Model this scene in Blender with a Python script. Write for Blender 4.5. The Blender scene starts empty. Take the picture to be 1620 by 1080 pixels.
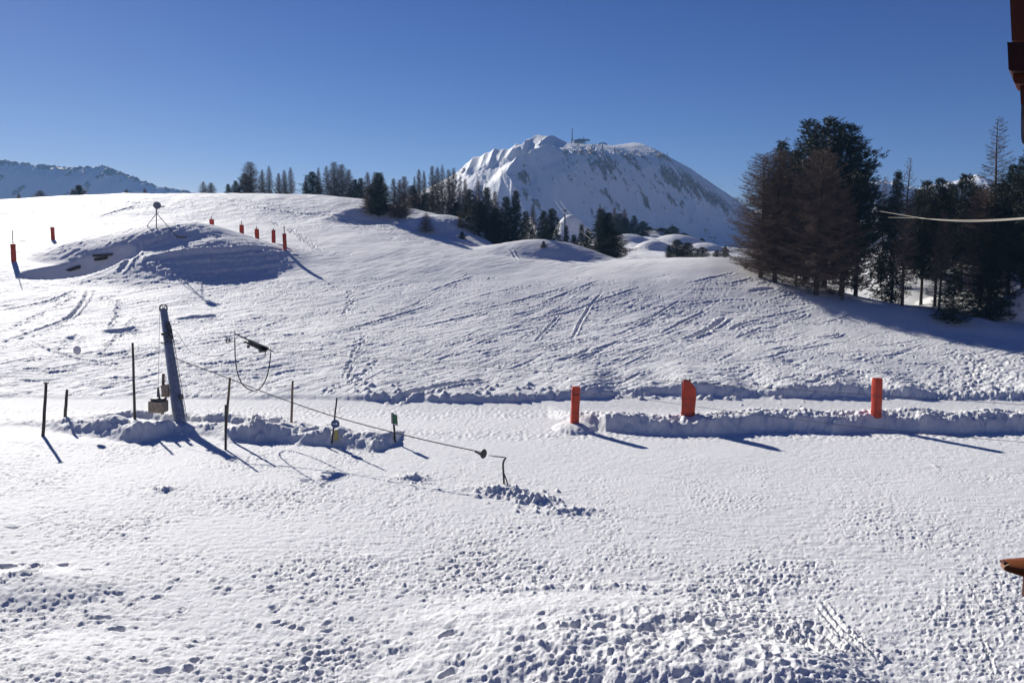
import bpy, math, numpy as np
from mathutils import Vector, Matrix, Quaternion

scene = bpy.context.scene
# ---------------------------------------------------------------- camera
FPX = 1260.0                                # focal length in pixels of the 1620 px wide frame
PITCH = math.radians(-5.9)
CAMZ = 9.0
cam_data = bpy.data.cameras.new('camera')
cam_data.sensor_width = 36.0
cam_data.lens = 36.0 * FPX / 1620.0
cam_data.clip_start = 0.1
cam_data.clip_end = 20000
cam = bpy.data.objects.new('camera', cam_data)
scene.collection.objects.link(cam)
cam.location = (0, 0, CAMZ)
cam.rotation_euler = (math.radians(90) + PITCH, 0, 0)
scene.camera = cam

# ---------------------------------------------------------------- sky, sun, exposure
SUN_AZ = math.radians(-34.0)               # measured from +Y towards +X
SUN_EL = math.radians(23.5)
SKYK = 0.70                                  # keeps the sky at its brightness under the exposure below
world = bpy.data.worlds.new('World')
scene.world = world
world.use_nodes = True
wn = world.node_tree.nodes; wl = world.node_tree.links
wn.clear()
sky = wn.new('ShaderNodeTexSky')
sky.sky_type = 'NISHITA'
sky.sun_disc = False
sky.sun_elevation = SUN_EL
sky.sun_rotation = SUN_AZ
sky.altitude = 2500
sky.air_density = 1.0
sky.dust_density = 0.25
sky.ozone_density = 1.6
bg = wn.new('ShaderNodeBackground'); bg.inputs['Strength'].default_value = 0.10
wo = wn.new('ShaderNodeOutputWorld')
sep = wn.new('ShaderNodeSeparateColor'); com = wn.new('ShaderNodeCombineColor')
wl.new(sky.outputs[0], sep.inputs[0])
for i_, (gam, k_) in enumerate([(1.9, 1.00), (1.65, 0.67), (1.15, 0.69)]):     # colour response: deep alpine blue
    m1 = wn.new('ShaderNodeMath'); m1.operation = 'MULTIPLY'; m1.inputs[1].default_value = 0.1
    m2 = wn.new('ShaderNodeMath'); m2.operation = 'POWER'; m2.inputs[1].default_value = gam
    m3 = wn.new('ShaderNodeMath'); m3.operation = 'MULTIPLY'; m3.inputs[1].default_value = 10 * k_ * SKYK
    wl.new(sep.outputs[i_], m1.inputs[0]); wl.new(m1.outputs[0], m2.inputs[0]); wl.new(m2.outputs[0], m3.inputs[0]); wl.new(m3.outputs[0], com.inputs[i_])
wl.new(com.outputs[0], bg.inputs[0]); wl.new(bg.outputs[0], wo.inputs[0])

sun_dir = Vector((math.sin(SUN_AZ) * math.cos(SUN_EL), math.cos(SUN_AZ) * math.cos(SUN_EL), math.sin(SUN_EL)))
sl = bpy.data.lights.new('sun', 'SUN')
sl.energy = 5.0; sl.angle = math.radians(0.53); sl.color = (1.0, 0.966, 0.91)
sun = bpy.data.objects.new('sun', sl)
scene.collection.objects.link(sun)
sun.rotation_euler = sun_dir.to_track_quat('Z', 'Y').to_euler()
scene.view_settings.view_transform = 'Standard'
scene.view_settings.look = 'None'
scene.view_settings.exposure = 0.48
scene.view_settings.gamma = 1.0
scene.cycles.max_bounces = 10
scene.cycles.diffuse_bounces = 8
scene.cycles.transparent_max_bounces = 8
scene.cycles.use_denoising = True

# ---------------------------------------------------------------- projection helpers
cT, sT = math.cos(PITCH), math.sin(PITCH)    # sT is negative: looking down


def ray(u, v):
    """direction through a pixel, scaled so that it advances 1 m in +Y"""
    a = (np.asarray(u, float) - 810.0) / FPX
    b = (540.0 - np.asarray(v, float)) / FPX
    fy = cT - b * sT
    return a / fy, (sT + b * cT) / fy


def P(u, v, Y):
    rx, rz = ray(u, v)
    return Vector((float(rx) * Y, Y, CAMZ + float(rz) * Y))


# ---------------------------------------------------------------- noise
_rs = np.random.RandomState(7)
_G = _rs.rand(256, 256) * 2 * np.pi
_GX = np.cos(_G).astype(np.float32); _GY = np.sin(_G).astype(np.float32)


def pn(x, y, ox=0.0):
    """2-D gradient noise, about -0.7..0.7"""
    x = np.asarray(x, np.float32) + np.float32(ox * 17.3 + 500.5); y = np.asarray(y, np.float32) + np.float32(ox * 9.1 + 300.2)
    xi = np.floor(x); yi = np.floor(y)
    fx = x - xi; fy = y - yi
    xi = xi.astype(np.int32); yi = yi.astype(np.int32)
    u = fx * fx * fx * (fx * (fx * 6 - 15) + 10); v = fy * fy * fy * (fy * (fy * 6 - 15) + 10)
    x0 = xi & 255; x1 = (xi + 1) & 255; y0 = yi & 255; y1 = (yi + 1) & 255
    def g(a, b, dx, dy): return _GX[a, b] * dx + _GY[a, b] * dy
    n00 = g(x0, y0, fx, fy); n10 = g(x1, y0, fx - 1, fy)
    n01 = g(x0, y1, fx, fy - 1); n11 = g(x1, y1, fx - 1, fy - 1)
    return (n00 * (1 - u) + n10 * u) * (1 - v) + (n01 * (1 - u) + n11 * u) * v


def fbm(x, y, octs=4, gain=0.5, lac=2.03, ox=0.0):
    s = 0; a = 1.0
    for k in range(octs):
        s = s + a * pn(x, y, ox + k * 1.7); a *= gain; x = x * lac; y = y * lac
    return s


def ridged(x, y, octs=4, gain=0.5, ox=0.0):
    s = 0; a = 1.0
    for k in range(octs):
        s = s + a * (1 - np.abs(pn(x, y, ox + k * 2.3)) * 2.2); a *= gain; x = x * 2.07; y = y * 2.07
    return s


def sstep(a, b, x):
    t = np.clip((x - a) / (b - a), 0, 1)
    return t * t * (3 - 2 * t)


# ---------------------------------------------------------------- lofted terrain
def feat(tab, tc, v=None, Y=None):
    """tab rows (u, v, Y) -> (Y, z) for every column of constant x/y = t"""
    tab = np.array(tab, float)
    rx, rz = ray(tab[:, 0], tab[:, 1])
    Yc = np.interp(tc, rx, tab[:, 2]); s = np.interp(tc, rx, rz)
    return Yc, CAMZ + s * Yc


def smooth1(a, k):
    if k < 1: return a
    w = np.exp(-0.5 * (np.arange(-3 * k, 3 * k + 1) / k) ** 2); w /= w.sum()
    p = np.pad(a, 3 * k, mode='edge')
    return np.convolve(p, w, 'valid')


def loft(feats, tc, ys, k=12):
    if not isinstance(k, list): k = [k] * len(feats)
    FY = np.array([smooth1(f[0], q) for f, q in zip(feats, k)]); FZ = np.array([smooth1(f[1], q) for f, q in zip(feats, k)])
    K = len(feats)
    h = np.diff(FY, axis=0); h = np.maximum(h, 0.05); d = np.diff(FZ, axis=0) / h
    m = np.zeros_like(FZ)
    m[0] = d[0]; m[-1] = d[-1]
    for i in range(1, K - 1):
        same = (d[i - 1] * d[i]) > 0
        w1 = 2 * h[i] + h[i - 1]; w2 = h[i] + 2 * h[i - 1]
        with np.errstate(divide='ignore', invalid='ignore'):
            hm = (w1 + w2) / (w1 / d[i - 1] + w2 / d[i])
        m[i] = np.where(same, hm, 0)
    Z = np.zeros((len(ys), len(tc)), np.float32)
    ci = np.arange(len(tc))
    for r, y in enumerate(ys):
        s = np.clip((FY <= y).sum(axis=0) - 1, 0, K - 2)
        y0 = FY[s, ci]; hh = h[s, ci]
        q = np.clip((y - y0) / hh, 0, 1.0)
        z0 = FZ[s, ci]; z1 = FZ[s + 1, ci]; m0 = m[s, ci] * hh; m1 = m[s + 1, ci] * hh
        Z[r] = ((2 * q ** 3 - 3 * q ** 2 + 1) * z0 + (q ** 3 - 2 * q ** 2 + q) * m0 + (-2 * q ** 3 + 3 * q ** 2) * z1 + (q ** 3 - q ** 2) * m1)
    return Z


def grid_mesh(name, X, Yg, Z, mat, attrs=None):
    R, C = X.shape
    co = np.empty((R * C, 3), np.float32)
    co[:, 0] = X.ravel(); co[:, 1] = Yg.ravel(); co[:, 2] = Z.ravel()
    me = bpy.data.meshes.new(name)
    me.vertices.add(R * C); me.vertices.foreach_set('co', co.ravel())
    i = (np.arange(R - 1)[:, None] * C + np.arange(C - 1)[None, :]).ravel()
    q = np.stack([i, i + 1, i + 1 + C, i + C], 1).astype(np.int32)
    n = len(q)
    me.loops.add(n * 4); me.loops.foreach_set('vertex_index', q.ravel())
    me.polygons.add(n)
    me.polygons.foreach_set('loop_start', np.arange(n, dtype=np.int32) * 4)
    me.polygons.foreach_set('loop_total', np.full(n, 4, np.int32))
    me.polygons.foreach_set('use_smooth', np.ones(n, bool))
    me.update(calc_edges=True)
    for k, a in (attrs or {}).items():
        at = me.attributes.new(k, 'FLOAT', 'POINT')
        at.data.foreach_set('value', a.astype(np.float32).ravel())
    me.materials.append(mat)
    ob = bpy.data.objects.new(name, me)
    scene.collection.objects.link(ob)
    ob['kind'] = 'structure'
    return ob


# ---------------------------------------------------------------- materials
def nodes_of(name):
    m = bpy.data.materials.new(name); m.use_nodes = True
    return m, m.node_tree.nodes, m.node_tree.links, m.node_tree.nodes['Principled BSDF']


def mat(name, c1, c2=None, scale=8.0, rough=0.7, metal=0.0, bump=0.0, stretch=(1, 1, 1), detail=6.0, spec=0.4, coat=0.0):
    m, n, l, b = nodes_of(name)
    b.inputs['Roughness'].default_value = rough
    b.inputs['Metallic'].default_value = metal
    b.inputs['Specular IOR Level'].default_value = spec
    if coat: b.inputs['Coat Weight'].default_value = coat
    if c2 is None: c2 = tuple(x * 0.8 for x in c1)
    tc = n.new('ShaderNodeTexCoord'); mp = n.new('ShaderNodeMapping'); mp.inputs['Scale'].default_value = stretch
    nz = n.new('ShaderNodeTexNoise'); nz.inputs['Scale'].default_value = scale; nz.inputs['Detail'].default_value = detail
    cr = n.new('ShaderNodeValToRGB')
    cr.color_ramp.elements[0].position = 0.35; cr.color_ramp.elements[1].position = 0.65
    cr.color_ramp.elements[0].color = (*c1, 1); cr.color_ramp.elements[1].color = (*c2, 1)
    l.new(tc.outputs['Object'], mp.inputs[0]); l.new(mp.outputs[0], nz.inputs['Vector'])
    l.new(nz.outputs['Fac'], cr.inputs[0]); l.new(cr.outputs[0], b.inputs['Base Color'])
    if bump:
        bp = n.new('ShaderNodeBump'); bp.inputs['Strength'].default_value = bump; bp.inputs['Distance'].default_value = 0.02
        l.new(nz.outputs['Fac'], bp.inputs['Height']); l.new(bp.outputs[0], b.inputs['Normal'])
    return m


def snow_mat(name, fine=True, rock=False, grain=(30.0, 0.02), col=(0.88, 0.872, 0.852)):
    m, n, l, b = nodes_of(name)
    b.inputs['Roughness'].default_value = 0.7
    b.inputs['Specular IOR Level'].default_value = 0.12
    tc = n.new('ShaderNodeTexCoord')
    nz = n.new('ShaderNodeTexNoise'); nz.inputs['Scale'].default_value = 0.35; nz.inputs['Detail'].default_value = 5
    cr = n.new('ShaderNodeValToRGB')
    cr.color_ramp.elements[0].position = 0.3; cr.color_ramp.elements[1].position = 0.7
    cr.color_ramp.elements[0].color = (col[0] * 0.96, col[1] * 0.96, col[2] * 0.955, 1); cr.color_ramp.elements[1].color = (*col, 1)
    l.new(tc.outputs['Object'], nz.inputs['Vector']); l.new(nz.outputs['Fac'], cr.inputs[0])
    out = cr.outputs[0]
    g = n.new('ShaderNodeTexNoise'); g.inputs['Scale'].default_value = grain[0]; g.inputs['Detail'].default_value = 4; g.inputs['Roughness'].default_value = 0.65
    l.new(tc.outputs['Object'], g.inputs['Vector'])
    bp = n.new('ShaderNodeBump'); bp.inputs['Strength'].default_value = 0.9; bp.inputs['Distance'].default_value = grain[1] * 1.3
    l.new(g.outputs['Fac'], bp.inputs['Height']); l.new(bp.outputs[0], b.inputs['Normal'])
    if rock:
        at = n.new('ShaderNodeAttribute'); at.attribute_name = 'rock'
        rn = n.new('ShaderNodeTexNoise'); rn.inputs['Scale'].default_value = 0.22; rn.inputs['Detail'].default_value = 8
        l.new(tc.outputs['Object'], rn.inputs['Vector'])
        rr = n.new('ShaderNodeValToRGB')
        rr.color_ramp.elements[0].position = 0.35; rr.color_ramp.elements[1].position = 0.7
        rr.color_ramp.elements[0].color = (0.10, 0.052, 0.028, 1); rr.color_ramp.elements[1].color = (0.50, 0.33, 0.20, 1)
        l.new(rn.outputs['Fac'], rr.inputs[0])
        mx = n.new('ShaderNodeMix'); mx.data_type = 'RGBA'
        l.new(at.outputs['Fac'], mx.inputs['Factor']); l.new(out, mx.inputs['A']); l.new(rr.outputs[0], mx.inputs['B'])
        out = mx.outputs['Result']
    l.new(out, b.inputs['Base Color'])
    return m


M = {}
M['snow'] = snow_mat('snow', grain=(26.0, 0.022))
M['snow_far'] = snow_mat('snow_far', rock=True, grain=(0.35, 0.8))
M['snow_mid'] = snow_mat('snow_mid', grain=(1.6, 0.15))

# ================================================================ SETTING: the near snowfield
rng = np.random.RandomState(11)
tc = np.concatenate([np.linspace(-1.0, -0.735, 46)[:-1], np.linspace(-0.735, 0.735, 1330), np.linspace(0.735, 1.0, 46)[1:]])
ys = np.concatenate([np.linspace(3.0, 13.5, 40)[:-1], np.exp(np.arange(math.log(13.5), math.log(200.0), 0.0029))])
C_, R_ = len(tc), len(ys)
one = np.ones(C_)
K_TAB = [(-300, 330, 165), (0, 317, 165), (160, 308, 160), (300, 306, 156), (500, 308, 146), (572, 315, 138), (640, 328, 134), (700, 341, 131), (740, 351, 128), (775, 390, 113), (870, 404, 108), (955, 409, 103), (1017, 409, 98), (1060, 408, 96), (1140, 405, 92), (1180, 411, 90), (1230, 428, 87.2), (1310, 457, 82.2), (1430, 486, 75.5), (1540, 506, 71.3), (1620, 521, 68.6), (2000, 560, 61.6)]
feats = [
    (3 * one, 0 * one), (15 * one, 0 * one), (46 * one, 0 * one), (49.3 * one, 0.22 * one),
    feat([(-300, 560, 59.5), (1200, 560, 59.5), (1430, 565, 58.5), (1620, 576, 57), (2000, 592, 55)], tc),
    feat([(-300, 500, 73), (1100, 500, 73), (1310, 507, 71.5), (1430, 517, 69.5), (1540, 530, 67), (1620, 542, 65), (2000, 577, 58.5)], tc),
    feat([(-300, 450, 86), (700, 449, 86), (880, 445, 85.5), (1000, 441, 85), (1140, 437, 84), (1230, 449, 82), (1310, 468, 79), (1430, 494, 73.5), (1540, 513, 69.5), (1620, 528, 67), (2000, 566, 60)], tc),
    feat([(-300, 405, 100), (0, 403, 100), (500, 402, 100), (640, 398, 100), (740, 402, 98), (870, 415, 97), (955, 417, 95), (1017, 417, 92.5), (1140, 414, 88.5), (1230, 434, 85.5), (1310, 460, 81), (1430, 488, 74.8), (1540, 508, 70.6), (1620, 522.6, 68), (2000, 561, 61)], tc),
    feat([(-300, 365, 125), (0, 358, 125), (300, 352, 125), (500, 350, 122), (572, 352, 119), (640, 363, 116), (700, 376, 112), (740, 385, 109), (775, 396, 107), (870, 409, 104), (955, 412, 100), (1017, 411.5, 95.5), (1060, 410.5, 93.5), (1140, 408, 90.5), (1230, 430, 86.7), (1310, 458, 81.8), (1430, 486.6, 75.2), (1540, 506.6, 71), (1620, 521.6, 68.3), (2000, 560.3, 61.3)], tc),
    feat(K_TAB, tc),
    feat([(-300, 336, 180), (0, 325, 180), (300, 314, 175), (572, 325, 160), (700, 354, 150), (740, 368, 145), (775, 420, 130), (870, 440, 125), (1017, 450, 120), (1140, 450, 112), (1230, 455, 104), (1310, 468, 96), (1430, 480, 86), (1540, 488, 83), (1620, 486, 81), (2000, 520, 78)], tc),
    feat([(-300, 345, 190), (0, 335, 190), (572, 340, 185), (740, 385, 170), (775, 440, 160), (1017, 470, 150), (1140, 450, 140), (1230, 430, 130), (1310, 428, 115), (1430, 420, 102), (1540, 425, 98), (1620, 430, 96), (2000, 450, 95)], tc),
    feat([(-300, 350, 200), (572, 350, 200), (740, 400, 200), (775, 460, 200), (1140, 440, 200), (1310, 405, 200), (1430, 396, 200), (1620, 396, 200), (2000, 400, 200)], tc),
]
Z = loft(feats, tc, ys, [1, 1, 1, 1, 60, 60, 50, 24, 20, 14, 16, 20, 20])
YY = np.repeat(ys[:, None], C_, 1).astype(np.float32)
XX = (tc[None, :] * ys[:, None]).astype(np.float32)


def dome(X, Y, cx, cy, rx, ry, h, rot=0.0, p=1.0):
    c, s = math.cos(rot), math.sin(rot)
    dx = X - cx; dy = Y - cy
    a = (dx * c + dy * s) / rx; b = (-dx * s + dy * c) / ry
    r2 = a * a + b * b
    return h * np.clip(1 - r2, 0, 1) ** p


def adome(Z, u, v, Yd, rx, ry, h, rot=0.0, p=1.4):
    c = P(u, v, Yd)
    Z += dome(XX, YY, c.x, c.y, rx, ry, h, rot, p).astype(np.float32)


# broad undulation
Z += (0.10 * pn(XX / 6.5, YY / 6.5, 1) + 0.04 * pn(XX / 2.3, YY / 2.3, 2)) * (0.25 + 0.75 * sstep(49, 53, YY)) * 1.6
def crest_dome(u, v, Yd, rx, ry, rot=0.0, p=1.4, dv=0.0):
    """a dome whose top is seen at pixel (u, v)"""
    global Z
    c = P(u, v, Yd)
    r0 = int(np.interp(Yd, ys, np.arange(R_))); c0 = int(np.interp(c.x / Yd, tc, np.arange(C_)))
    h = c.z - float(Z[r0, c0])
    Z += dome(XX, YY, c.x, c.y, rx, ry, h, rot, p).astype(np.float32)


# the two mounds over the buried chalet, with the hollow between them
crest_dome(232, 360, 103, 15.5, 9.5, 0.02, 1.5)
crest_dome(298, 377, 96.5, 15.0, 13.0, 0.02, 2.2)
crest_dome(396, 383, 97.5, 11.5, 11.0, -0.10, 2.0)
c_ = P(124, 414, 92.0)
Z -= dome(XX, YY, c_.x, c_.y, 6.2, 3.6, 2.0, 0.36, 0.9).astype(np.float32)
# piste-side mound in the middle distance, snow heap right of the trees
crest_dome(862, 379, 104.5, 10.0, 7.0, -0.08, 1.6)
adome(Z, 1650, 490, 76, 6.5, 3.6, 3.2, 0.1, 1.2)
adome(Z, 1560, 470, 84, 7.0, 6.0, 1.5, 0.1, 1.2)
# hollow below the trees (upper middle)
adome(Z, 600, 332, 124, 9.0, 6.0, -1.2, 0.5, 1.5)
adome(Z, 705, 360, 121, 7.0, 6.0, 1.0, 0.4, 1.5)
# foreground heap
for (u, v, rx, ry, h, r) in [(1010, 1020, 6.5, 3.4, 0.42, -0.12), (880, 1085, 4.6, 2.4, 0.15, 0.1), (1180, 1110, 3.0, 2.4, 0.45, 0.0), (1320, 1120, 2.0, 2.4, 0.25, 0.0), (80, 1100, 5, 3, 0.3, 0), (40, 930, 3.0, 1.6, 0.25, 0)]:
    rx_, rz_ = ray(u, v); Yd = -CAMZ / float(rz_)
    Z += dome(XX, YY, float(rx_) * Yd, Yd, rx, ry, h, r, 1.3).astype(np.float32)


def gplane(u, v, z=0.0):
    rx_, rz_ = ray(u, v); Yd = (z - CAMZ) / rz_
    return rx_ * Yd, Yd


# steps / banks: near edge given as pixels on the flat, height along it
def bank(Z, edge, hts, back, steep=0.45, rough=0.16, ox=0.0, lump=0.25):
    e = np.array(edge, float); ex, ey = gplane(e[:, 0], e[:, 1]); o = np.argsort(ex); ex = ex[o]; ey = ey[o]; hh = np.array(hts, float)[o]
    wob = 0.42 * pn(XX / 1.7, XX * 0 + 3.1, ox) + 0.22 * pn(XX / 4.3, XX * 0 + 1.7, ox + 4) + 0.16 * pn(XX / 0.5, YY / 0.6, ox + 1)
    Ye = np.interp(XX, ex, ey) + wob
    H = np.interp(XX, ex, hh, left=0, right=hh[-1]) * (1 + lump * 1.4 * pn(XX / 1.9, YY / 1.4, ox + 2) + 0.35 * pn(XX / 3.7, YY / 3.0, ox + 6))
    H = np.maximum(H, 0)
    d = YY - Ye
    up = sstep(0.0, steep, d) * (1 - 0.0 * d)
    dn = 1 - sstep(back * 0.35, back, d)
    prof = up * dn
    chunk = rough * (ridged(XX / 0.75, YY / 0.6, 3, 0.55, ox + 5) - 1.0) * prof * np.clip(H / 0.5, 0, 1)
    Z += (H * prof + chunk * 0.5 + 0.25 * rough * pn(XX / 0.22, YY / 0.2, ox + 7) * prof).astype(np.float32)


bank(Z, [(870, 664), (900, 671), (960, 684), (1060, 690), (1160, 687), (1250, 683), (1330, 688), (1400, 682), (1500, 686), (1620, 684), (1900, 682)],
     [0, 0.36, 0.62, 0.78, 0.84, 0.82, 0.78, 0.84, 0.82, 0.76, 0.7], 4.6, 1.05, 0.30, 3.0, 0.22)
bank(Z, [(-200, 672), (40, 676), (80, 684), (140, 693), (215, 702), (262, 690), (300, 688), (360, 700), (430, 700), (470, 707), (530, 710), (590, 716), (616, 708), (630, 700)],
     [0.15, 0.12, 0.40, 0.60, 0.66, 0.35, 0.3, 0.5, 0.72, 0.6, 0.78, 0.6, 0.4, 0], 3.9, 1.2, 0.26, 11.0, 0.6)
bank(Z, [(60, 668), (200, 660), (270, 668), (330, 672), (400, 676), (450, 680), (520, 690)], [0, 0.25, 0.35, 0.4, 0.6, 0.35, 0], 2.2, 0.6, 0.20, 17.0, 0.5)
for (u_, v_, w_) in [(909, 667.5, 1.2), (1088, 658.5, 1.9), (1386, 656, 2.2)]:      # the markers stand on little crests
    crest_dome(u_, v_, 41.9, w_, 1.5, 0.0, 0.7)
# groomer's cut at the foot of the slope
foot = np.interp(XX, [-40, -20, -8, 0, 4, 10, 30, 45], [49.6, 49.3, 49.0, 48.6, 49.4, 50.3, 49.3, 48.5]) + 0.45 * pn(XX / 5.0, XX * 0, 21) + 0.12 * pn(XX / 0.6, YY / 2, 22)
fh = np.interp(XX, [-40, -20, -8, -2, 4, 10, 30, 45], [0.03, 0.06, 0.18, 0.28, 0.50, 0.42, 0.45, 0.45]) * (1 + 1.5 * pn(XX / 3.0, XX * 0 + 9, 23))
Z += (fh * sstep(0.0, 0.8, YY - foot) * (1 - sstep(1.5, 9.0, YY - foot))).astype(np.float32)


# ---------------------------------------------------------------- stamped detail: grooves, prints, lumps
GR = np.zeros_like(Z)      # depressions (kept as the deepest)
RM = np.zeros_like(Z)      # rims and lumps (kept as the highest)
lys = np.log(ys)


def win(x, y, rad):
    r0 = np.searchsorted(ys, y - rad); r1 = np.searchsorted(ys, y + rad)
    c0 = np.searchsorted(tc, min((x - rad) / y, (x - rad) / (y + rad))); c1 = np.searchsorted(tc, max((x + rad) / y, (x + rad) / max(y - rad, 2)))
    return slice(max(r0, 0), min(r1 + 1, R_)), slice(max(c0, 0), min(c1 + 1, C_))


def dent(x, y, rx, ry, rot, d, rim=0.35, soft=True):
    """a pit with a raised rim"""
    rad = max(rx, ry) * 1.6
    a, b = win(x, y, rad)
    if a.stop - a.start < 1 or b.stop - b.start < 1: return
    X = XX[a, b] - x; Y = YY[a, b] - y
    c, s = math.cos(rot), math.sin(rot)
    p = (X * c + Y * s) / rx; q = (-X * s + Y * c) / ry
    r = np.sqrt(p * p + q * q)
    th = np.arctan2(q, p); ph = rng.rand(3) * 6.28
    r = r * (1 + 0.20 * np.sin(2 * th + ph[0]) + 0.13 * np.sin(3 * th + ph[1]) + 0.07 * np.sin(5 * th + ph[2]))
    w = -d * (np.exp(-1.7 * r ** 1.7) if soft else np.clip(1 - r ** 2.2, 0, 1) ** 0.8)
    GR[a, b] = np.minimum(GR[a, b], w)
    if rim:
        k = rim * d * np.exp(-((r - 1.2) / 0.3) ** 2)
        RM[a, b] = np.maximum(RM[a, b], k)


def lumpy(x, y, rx, ry, rot, h, p=0.9):
    rad = max(rx, ry) * 1.05
    a, b = win(x, y, rad)
    if a.stop - a.start < 1 or b.stop - b.start < 1: return
    X = XX[a, b] - x; Y = YY[a, b] - y
    c, s = math.cos(rot), math.sin(rot)
    A = (X * c + Y * s) / rx; B = (-X * s + Y * c) / ry
    r = A * A + B * B
    RM[a, b] = np.maximum(RM[a, b], h * np.clip(1 - r, 0, 1) ** p)


def groove(pts, w, d, rim=0.5, jit=0.0, fade=True):
    pts = np.asarray(pts, float)
    seg = np.hypot(*np.diff(pts, axis=0).T); L = seg.sum()
    if L <= 0: return
    n = max(3, int(L / max(w * 0.7, 0.1)))
    s = np.concatenate([[0], np.cumsum(seg)]); q = np.linspace(0, L, n)
    px = np.interp(q, s, pts[:, 0]); py = np.interp(q, s, pts[:, 1])
    for i in range(n):
        f = math.sin(math.pi * (i + 0.5) / n) ** 0.4 if fade else 1.0
        k = (1 + jit * rng.randn() * 0.5)
        dent(px[i] + jit * rng.randn() * w * 0.3, py[i] + jit * rng.randn() * w * 0.3, w * max(k, 0.4), w * max(k, 0.4), 0, d * f * max(k, 0.2), rim)


def px2g(u, v):
    """pixel -> ground point on the lofted surface"""
    rx_, rz_ = ray(u, v); rx_ = float(rx_); rz_ = float(rz_)
    ci = np.interp(rx_, tc, np.arange(C_)); c0 = int(ci)
    col = Z[:, c0]
    below = (CAMZ + rz_ * ys) <= col
    k = int(np.argmax(below[40:])) + 40
    if not below[k]: k = R_ - 1
    Yd = ys[k]
    return rx_ * Yd, Yd


def track(pxs, w=0.16, d=0.05, rim=0.5, jit=0.0, n=24):
    g = np.array([px2g(u, v) for u, v in pxs])
    if len(g) > 2:
        s = np.linspace(0, len(g) - 1, n)
        k = np.arange(len(g))
        # smooth spline by repeated corner cutting
        q = g
        for _ in range(3):
            a = q[:-1] * 0.75 + q[1:] * 0.25; b = q[:-1] * 0.25 + q[1:] * 0.75
            m_ = np.empty((len(a) * 2, 2)); m_[0::2] = a; m_[1::2] = b
            q = np.vstack([q[:1], m_, q[-1:]])
        g = q
    groove(g, w, d, rim, jit)


# random traverses over the slope: shallow arcs climbing to the upper right
for i in range(330):
    u = rng.uniform(-80, 1250); v = rng.uniform(440, 622)
    L = rng.uniform(25, 150) * rng.uniform(0.5, 1.3)
    sl_ = rng.uniform(0.0, 0.22) if u < 520 else rng.uniform(0.08, 0.42)
    if u > 1050: sl_ = rng.uniform(-0.12, 0.25)
    cv = rng.uniform(-0.12, 0.14) * L
    pts = [(u, v), (u + L * 0.33, v - sl_ * L * 0.33 + cv * 0.5), (u + L * 0.66, v - sl_ * L * 0.66 + cv * 0.5), (u + L, v - sl_ * L)]
    if min(p[1] for p in pts) < 432: continue
    track(pts, rng.uniform(0.09, 0.28), rng.uniform(0.035, 0.12), 0.7, 0.2)
for i in range(150):
    u = rng.uniform(860, 1640); v = rng.uniform(470, 622) if u < 1300 else rng.uniform(540, 622)
    L = rng.uniform(30, 120)
    sl_ = rng.uniform(-0.25, 0.35); cv = rng.uniform(-0.1, 0.18) * L
    pts = [(u, v), (u + L * 0.33, v - sl_ * L * 0.33 + cv * 0.5), (u + L * 0.66, v - sl_ * L * 0.66 + cv * 0.5), (u + L, v - sl_ * L)]
    track(pts, rng.uniform(0.09, 0.26), rng.uniform(0.03, 0.10), 0.6, 0.3)
for i in range(300):      # long thin ski lines sweeping across the slope
    u = rng.uniform(-100, 1400); v = rng.uniform(455, 615); L = rng.uniform(90, 330)
    sl_ = rng.uniform(-0.04, 0.20) if (u < 420 or u > 1100) else rng.uniform(0.05, 0.38)
    cv = rng.uniform(-0.10, 0.12) * L
    pts = [(u + L * f, v - sl_ * L * f + cv * math.sin(math.pi * f)) for f in (0, .25, .5, .75, 1)]
    if min(p[1] for p in pts) < 436 or max(p[1] for p in pts) > 622: continue
    if any(p[0] > 1200 and p[1] < 470 + (p[0] - 1200) * 0.16 for p in pts): continue
    track(pts, rng.uniform(0.08, 0.15), rng.uniform(0.035, 0.08), 0.7, 0.10)
for i in range(60):
    u = rng.uniform(-60, 520); v = rng.uniform(320, 358); L = rng.uniform(50, 200)
    track([(u + L * f, v + L * f * rng.uniform(0.02, 0.12)) for f in (0, .5, 1)], rng.uniform(0.12, 0.25), rng.uniform(0.03, 0.07), 0.7, 0.12)
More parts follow.
